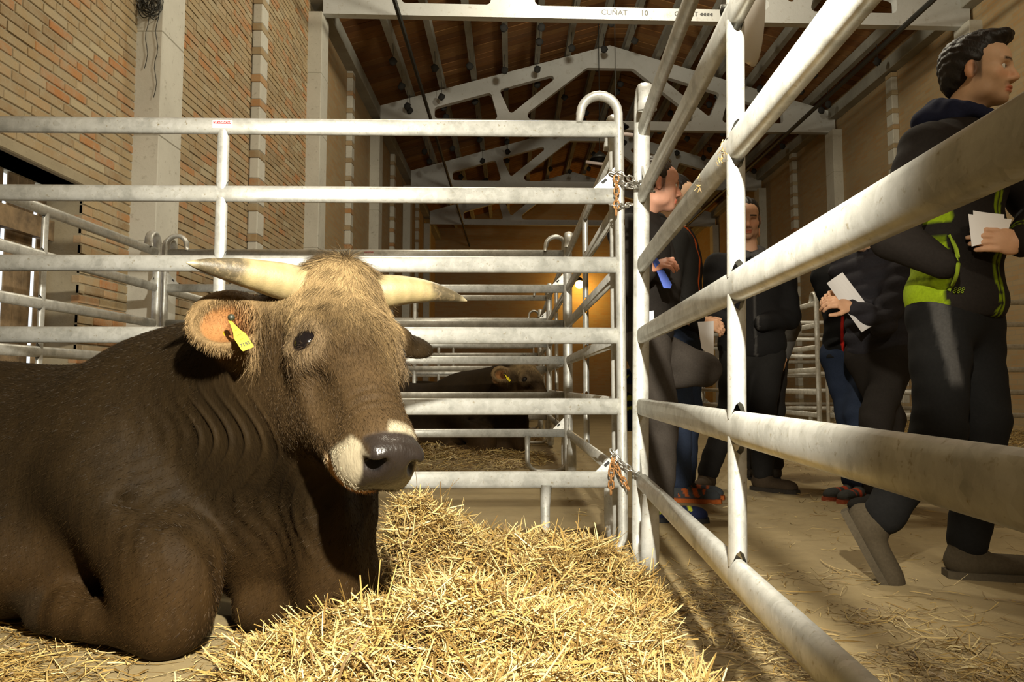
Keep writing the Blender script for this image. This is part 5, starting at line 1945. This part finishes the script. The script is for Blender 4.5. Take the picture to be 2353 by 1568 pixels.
def straw_strips(P, lens, width, tilt, rng, up=None):
    n = len(P)
    a = rng.uniform(0, 2 * math.pi, n)
    t = rng.normal(0, tilt, n)
    d = np.stack([np.cos(a) * np.cos(t), np.sin(a) * np.cos(t), np.sin(t)], 1)
    nn_ = rng.normal(size=(n, 3)) * 0.55 + np.array([0, -0.2, 1.0])
    side = np.cross(d, nn_); side /= np.linalg.norm(side, axis=1)[:, None]
    bend = np.cross(side, d) * rng.normal(0, 0.28, n)[:, None] + side * rng.normal(0, 0.18, n)[:, None]
    vs = []
    seg = 3
    for s in range(seg + 1):
        q = s / seg - 0.5
        p = P + d * (lens * q)[:, None] + bend * (lens * (q * q * 2 - 0.15))[:, None]
        w = width * (1.0 if 0 < s < seg else 0.7)
        vs += [p - side * w[:, None], p + side * w[:, None]]
    V = np.stack(vs, 1).reshape(-1, 3)
    m_ = 2 * (seg + 1)
    b0 = np.arange(n) * m_
    F = np.concatenate([np.stack([b0 + 2 * s, b0 + 2 * s + 1, b0 + 2 * s + 3, b0 + 2 * s + 2], 1) for s in range(seg)])
    V[:, 2] = np.maximum(V[:, 2], 0.0015)
    return V, F

def straw_field(name, fn, x0, x1, y0, y1, count, lmin, lmax, wmin, wmax, tilt, mat, parent, off, dens=None, depth=0.03):
    P = []
    got = 0
    while got < count:
        q = RNG.random((count * 3, 2)) * [x1 - x0, y1 - y0] + [x0, y0]
        z = fn(q[:, 0], q[:, 1])
        pr = (z > 0.012).astype(float) if dens is None else dens(q[:, 0], q[:, 1])
        k = RNG.random(len(q)) < pr
        q, z = q[k], z[k]
        P.append(np.column_stack([q, z]))
        got += len(q)
    P = np.concatenate(P)[:count]
    P[:, 2] += RNG.uniform(-depth, 0.008, count)
    P[:, 2] = np.maximum(P[:, 2], 0.003)
    L = lmin + (lmax - lmin) * RNG.random(count) ** 2.2
    W = RNG.uniform(wmin, wmax, count)
    V, F = straw_strips(P, L, W, tilt, RNG)
    o = mesh_obj(name, V, F, mat, parent, False, off)
    return tag(o, kind='stuff')

hp_at = (0.0, 1.9, 0.0)
hp = empty('straw_heap', hp_at)
tag(hp, 'loose heap of golden straw before the bull, against the aisle panel', 'straw', kind='stuff')
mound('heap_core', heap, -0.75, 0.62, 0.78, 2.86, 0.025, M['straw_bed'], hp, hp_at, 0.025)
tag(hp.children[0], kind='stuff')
straw_field('straw_stems', heap, -0.72, 0.58, 0.8, 2.85, 42000, 0.03, 0.16, 0.0005, 0.0021, 0.38, M['straw'], hp, hp_at)
straw_field('tall_stems', heap, -0.60, 0.45, 1.2, 2.75, 420, 0.10, 0.24, 0.0010, 0.0026, 0.75, M['straw'], hp, hp_at, depth=0.0)

zero = lambda x, y: np.zeros_like(x)
def blob(pts, base):
    def f(x, y):
        d = np.full_like(x, base)
        for cx, cy, r, a in pts:
            d = np.maximum(d, a * np.exp(-(((x - cx) ** 2 + (y - cy) ** 2) / (r * r))))
        d = d * (0.45 + 0.55 * (np.sin(x * 9 + y * 5) * np.sin(y * 8 - x * 3) > -0.2))
        return d
    return f
# bedding that lies on the floor round the bull
o = straw_field('scattered_straw', zero, -2.4, 0.30, 1.2, 2.75, 5200, 0.03, 0.16, 0.0007, 0.0020, 0.05, M['straw'], None, None,
                blob([(-1.15, 1.75, 0.30, 1.0), (-0.95, 1.62, 0.25, 0.9), (-1.5, 1.8, 0.4, 1.0), (-0.55, 1.75, 0.12, 0.5), (-0.62, 1.95, 0.15, 0.5), (-1.4, 2.1, 0.3, 0.6)], 0.03), 0.0)
tag(o, 'thin layer of golden straw strewn on the floor beneath the brown bull', 'straw', kind='stuff')
# aisle
o = straw_field('scattered_straw', zero, 0.30, 3.2, 1.2, 8.0, 5200, 0.02, 0.15, 0.0006, 0.0018, 0.05, M['straw_dull'], None, None,
                blob([(0.52, 2.35, 0.16, 1.0), (0.60, 2.05, 0.15, 0.9), (0.66, 1.80, 0.14, 0.9), (0.62, 2.6, 0.14, 0.6), (1.00, 1.75, 0.26, 0.75), (1.25, 1.72, 0.25, 0.8), (0.95, 2.15, 0.16, 0.4), (0.75, 1.62, 0.2, 0.7), (1.5, 2.1, 0.3, 0.16), (1.0, 2.6, 0.3, 0.12)], 0.022), 0.0)
tag(o, 'trodden straw stalks scattered over the aisle floor', 'straw', kind='stuff')
# second pen
def heap2(x, y):
    g = lambda cx, cy, sx, sy, h: h * np.exp(-(((x - cx) / sx) ** 2 + ((y - cy) / sy) ** 2))
    return np.maximum.reduce([g(-0.75, 6.45, 0.6, 0.45, 0.16), g(-0.2, 6.9, 0.7, 0.5, 0.07), g(-1.6, 7, 0.8, 0.7, 0.1)]) * ss(x, -2.38, -2.2) * ss(x, 0.36, 0.22)
o = straw_field('straw_bedding', heap2, -2.4, 0.36, 5.7, 8.3, 7000, 0.06, 0.24, 0.0012, 0.0032, 0.2, M['straw_dull'], None, None, depth=0.05)
tag(o, 'dull straw bedding in the second pen under the dark bull', 'straw', kind='stuff')
# strip along the far side of the aisle
o = straw_field('straw_bedding', lambda x, y: 0.05 * ss(x, 3.35, 3.7) * (1 + 0.5 * np.sin(7 * x + 5 * y)), 3.42, 6.8, 7.6, 13.0, 4000, 0.08, 0.26, 0.0015, 0.004, 0.2, M['straw'], None, None)
tag(o, 'straw bedding in the pens across the aisle', 'straw', kind='stuff')
o = straw_field('straw_bedding', lambda x, y: 0.05 + 0 * x, -2.35, 0.30, 8.6, 11.1, 2500, 0.08, 0.26, 0.0015, 0.004, 0.2, M['straw_dull'], None, None)
tag(o, 'dull straw bedding in the third pen', 'straw', kind='stuff')

M['straw_clot'] = straw_mat('straw_clot', [(p, tuple(0.42 * x for x in c)) for p, c in GOLD])
# ---- straw and dung caught on the aisle panel
def wisp(label, p, n, spread, drop):
    r = empty('straw_wisp', p)
    tag(r, label, 'straw')
    rr = np.random.default_rng(int(p[2] * 1000))
    Q = rr.normal(size=(n, 3)) * [spread * 0.5, spread * 0.5, spread]
    Q[:, 2] -= rr.random(n) * drop
    V, F = straw_strips(Q + [0, 0, 1.0], rr.uniform(0.006, 0.018, n), rr.uniform(0.0005, 0.0011, n), 0.9, rr)
    V[:, 2] -= 1.0
    o = mesh_obj('stalks', V, F, M['straw_clot'], r)
    tag(o, kind='stuff')
wisp('dark clot of straw and dung stuck where the aisle panel post meets a rail', tuple(U(1660, 345, 1.39)), 26, 0.007, 0.022)
wisp('small tuft of dry straw caught on a rail of the aisle panel', tuple(U(1606, 415, 1.60)), 16, 0.005, 0.018)
wisp('few straw stalks lying on the bull\'s crest', tuple(U(790, 590, 1.92)), 9, 0.014, 0.0)

# ================================================================ lamps that can be seen
def glow_mat(name, col, strength):
    m, nt, b = new_mat(name)
    b.inputs['Base Color'].default_value = (*col, 1)
    b.inputs['Emission Color'].default_value = (*col, 1)
    b.inputs['Emission Strength'].default_value = strength
    return m
M['bulb'] = glow_mat('lit_bulb', (1.0, 0.55, 0.12), 60)
M['tube_pink'] = simple('unlit_tube', (0.65, 0.55, 0.52), 0.4)
# warm bulb on the end wall
la = U(1331, 655, 31.0)
lr = empty('wall_lamp', la)
tag(lr, 'small lit bulb glowing orange on the end wall', 'lamp')
ball('bulb', la + V3((0, -0.12, 0)), 0.16, M['bulb'], lr, la)
MB().sweep([la + V3((0, 0.0, 0.22)), la + V3((0, 0.5, 0.24))], 0.05, 0.05, 8).build('bracket', M['dark_metal'], lr, True, la)
MB().lathe([(0.02, 0.28), (0.10, 0.24), (0.13, 0.14)], 14, Matrix.Translation(la + V3((0, -0.12, 0)))).build('cap', M['dark_metal'], lr, True, la)
add_light('wall_lamp_light', 'POINT', tuple(la + V3((0.25, -0.55, -0.45))), 55, (1.0, 0.55, 0.10), 0.1)

# white dish reflector hung in the aisle
dc = U(1700, 22, 5.6)
dr = empty('dish_lamp', dc)
tag(dr, 'white enamel dish reflector hanging above the aisle, turned away', 'lamp')
Rm = Matrix.Translation(dc) @ Vector((-0.985, 0.12, -0.02)).to_track_quat('Z', 'Y').to_matrix().to_4x4()
prof = [(1.36 * r_, 1.2 * z_) for r_, z_ in [(0.02, -0.02), (0.10, -0.015), (0.20, 0.010), (0.26, 0.045), (0.285, 0.085), (0.292, 0.087), (0.292, 0.080), (0.266, 0.036), (0.20, -0.002), (0.10, -0.028), (0.02, -0.034)]]
MB().lathe([(r, -z) for r, z in prof], 36, Rm).build('reflector', M['white_enamel'], dr, True, dc)
MB().lathe([(0.0, 0.14), (0.045, 0.13), (0.05, 0.03), (0.0, 0.02)], 16, Rm).build('housing', M['dark_metal'], dr, True, dc)
MB().sweep([tuple(dc + V3((0.05, 0.02, 0.02))), (dc[0] + 0.05, dc[1] + 0.02, roof_z(dc[0] + 0.05) + 0.1)], 0.006, 0.006, 6).build('cable', M['dark_metal'], dr, False, dc)
# small unlit lamps under the far trusses
for px, py, z in ((1378, 372, 16.0), (1415, 300, 13.0)):
    c0 = U(px, py, z)
    r = empty('pendant_lamp', c0)
    tag(r, 'unlit pendant lamp with pink tube hanging between the roof trusses' if z > 14 else 'unlit pendant lamp hanging just behind the panel hoop', 'lamp')
    MB().lathe([(0.03, 0.16), (0.10, 0.10), (0.22, 0.0), (0.20, 0.0)], 18, Matrix.Translation(c0 + V3((0, 0, 0.05)))).build('shade', M['dark_metal'], r, True, c0)
    MB().sweep([c0 + V3((-0.28, 0, 0)), c0 + V3((0.28, 0, -0.08))], 0.035, 0.035, 8).build('tube', M['tube_pink'], r, True, c0)
    MB().sweep([tuple(c0 + V3((0, 0, 0.18))), (c0[0], c0[1], roof_z(c0[0]) + 0.24)], 0.008, 0.008, 5).build('cable', M['dark_metal'], r, False, c0)
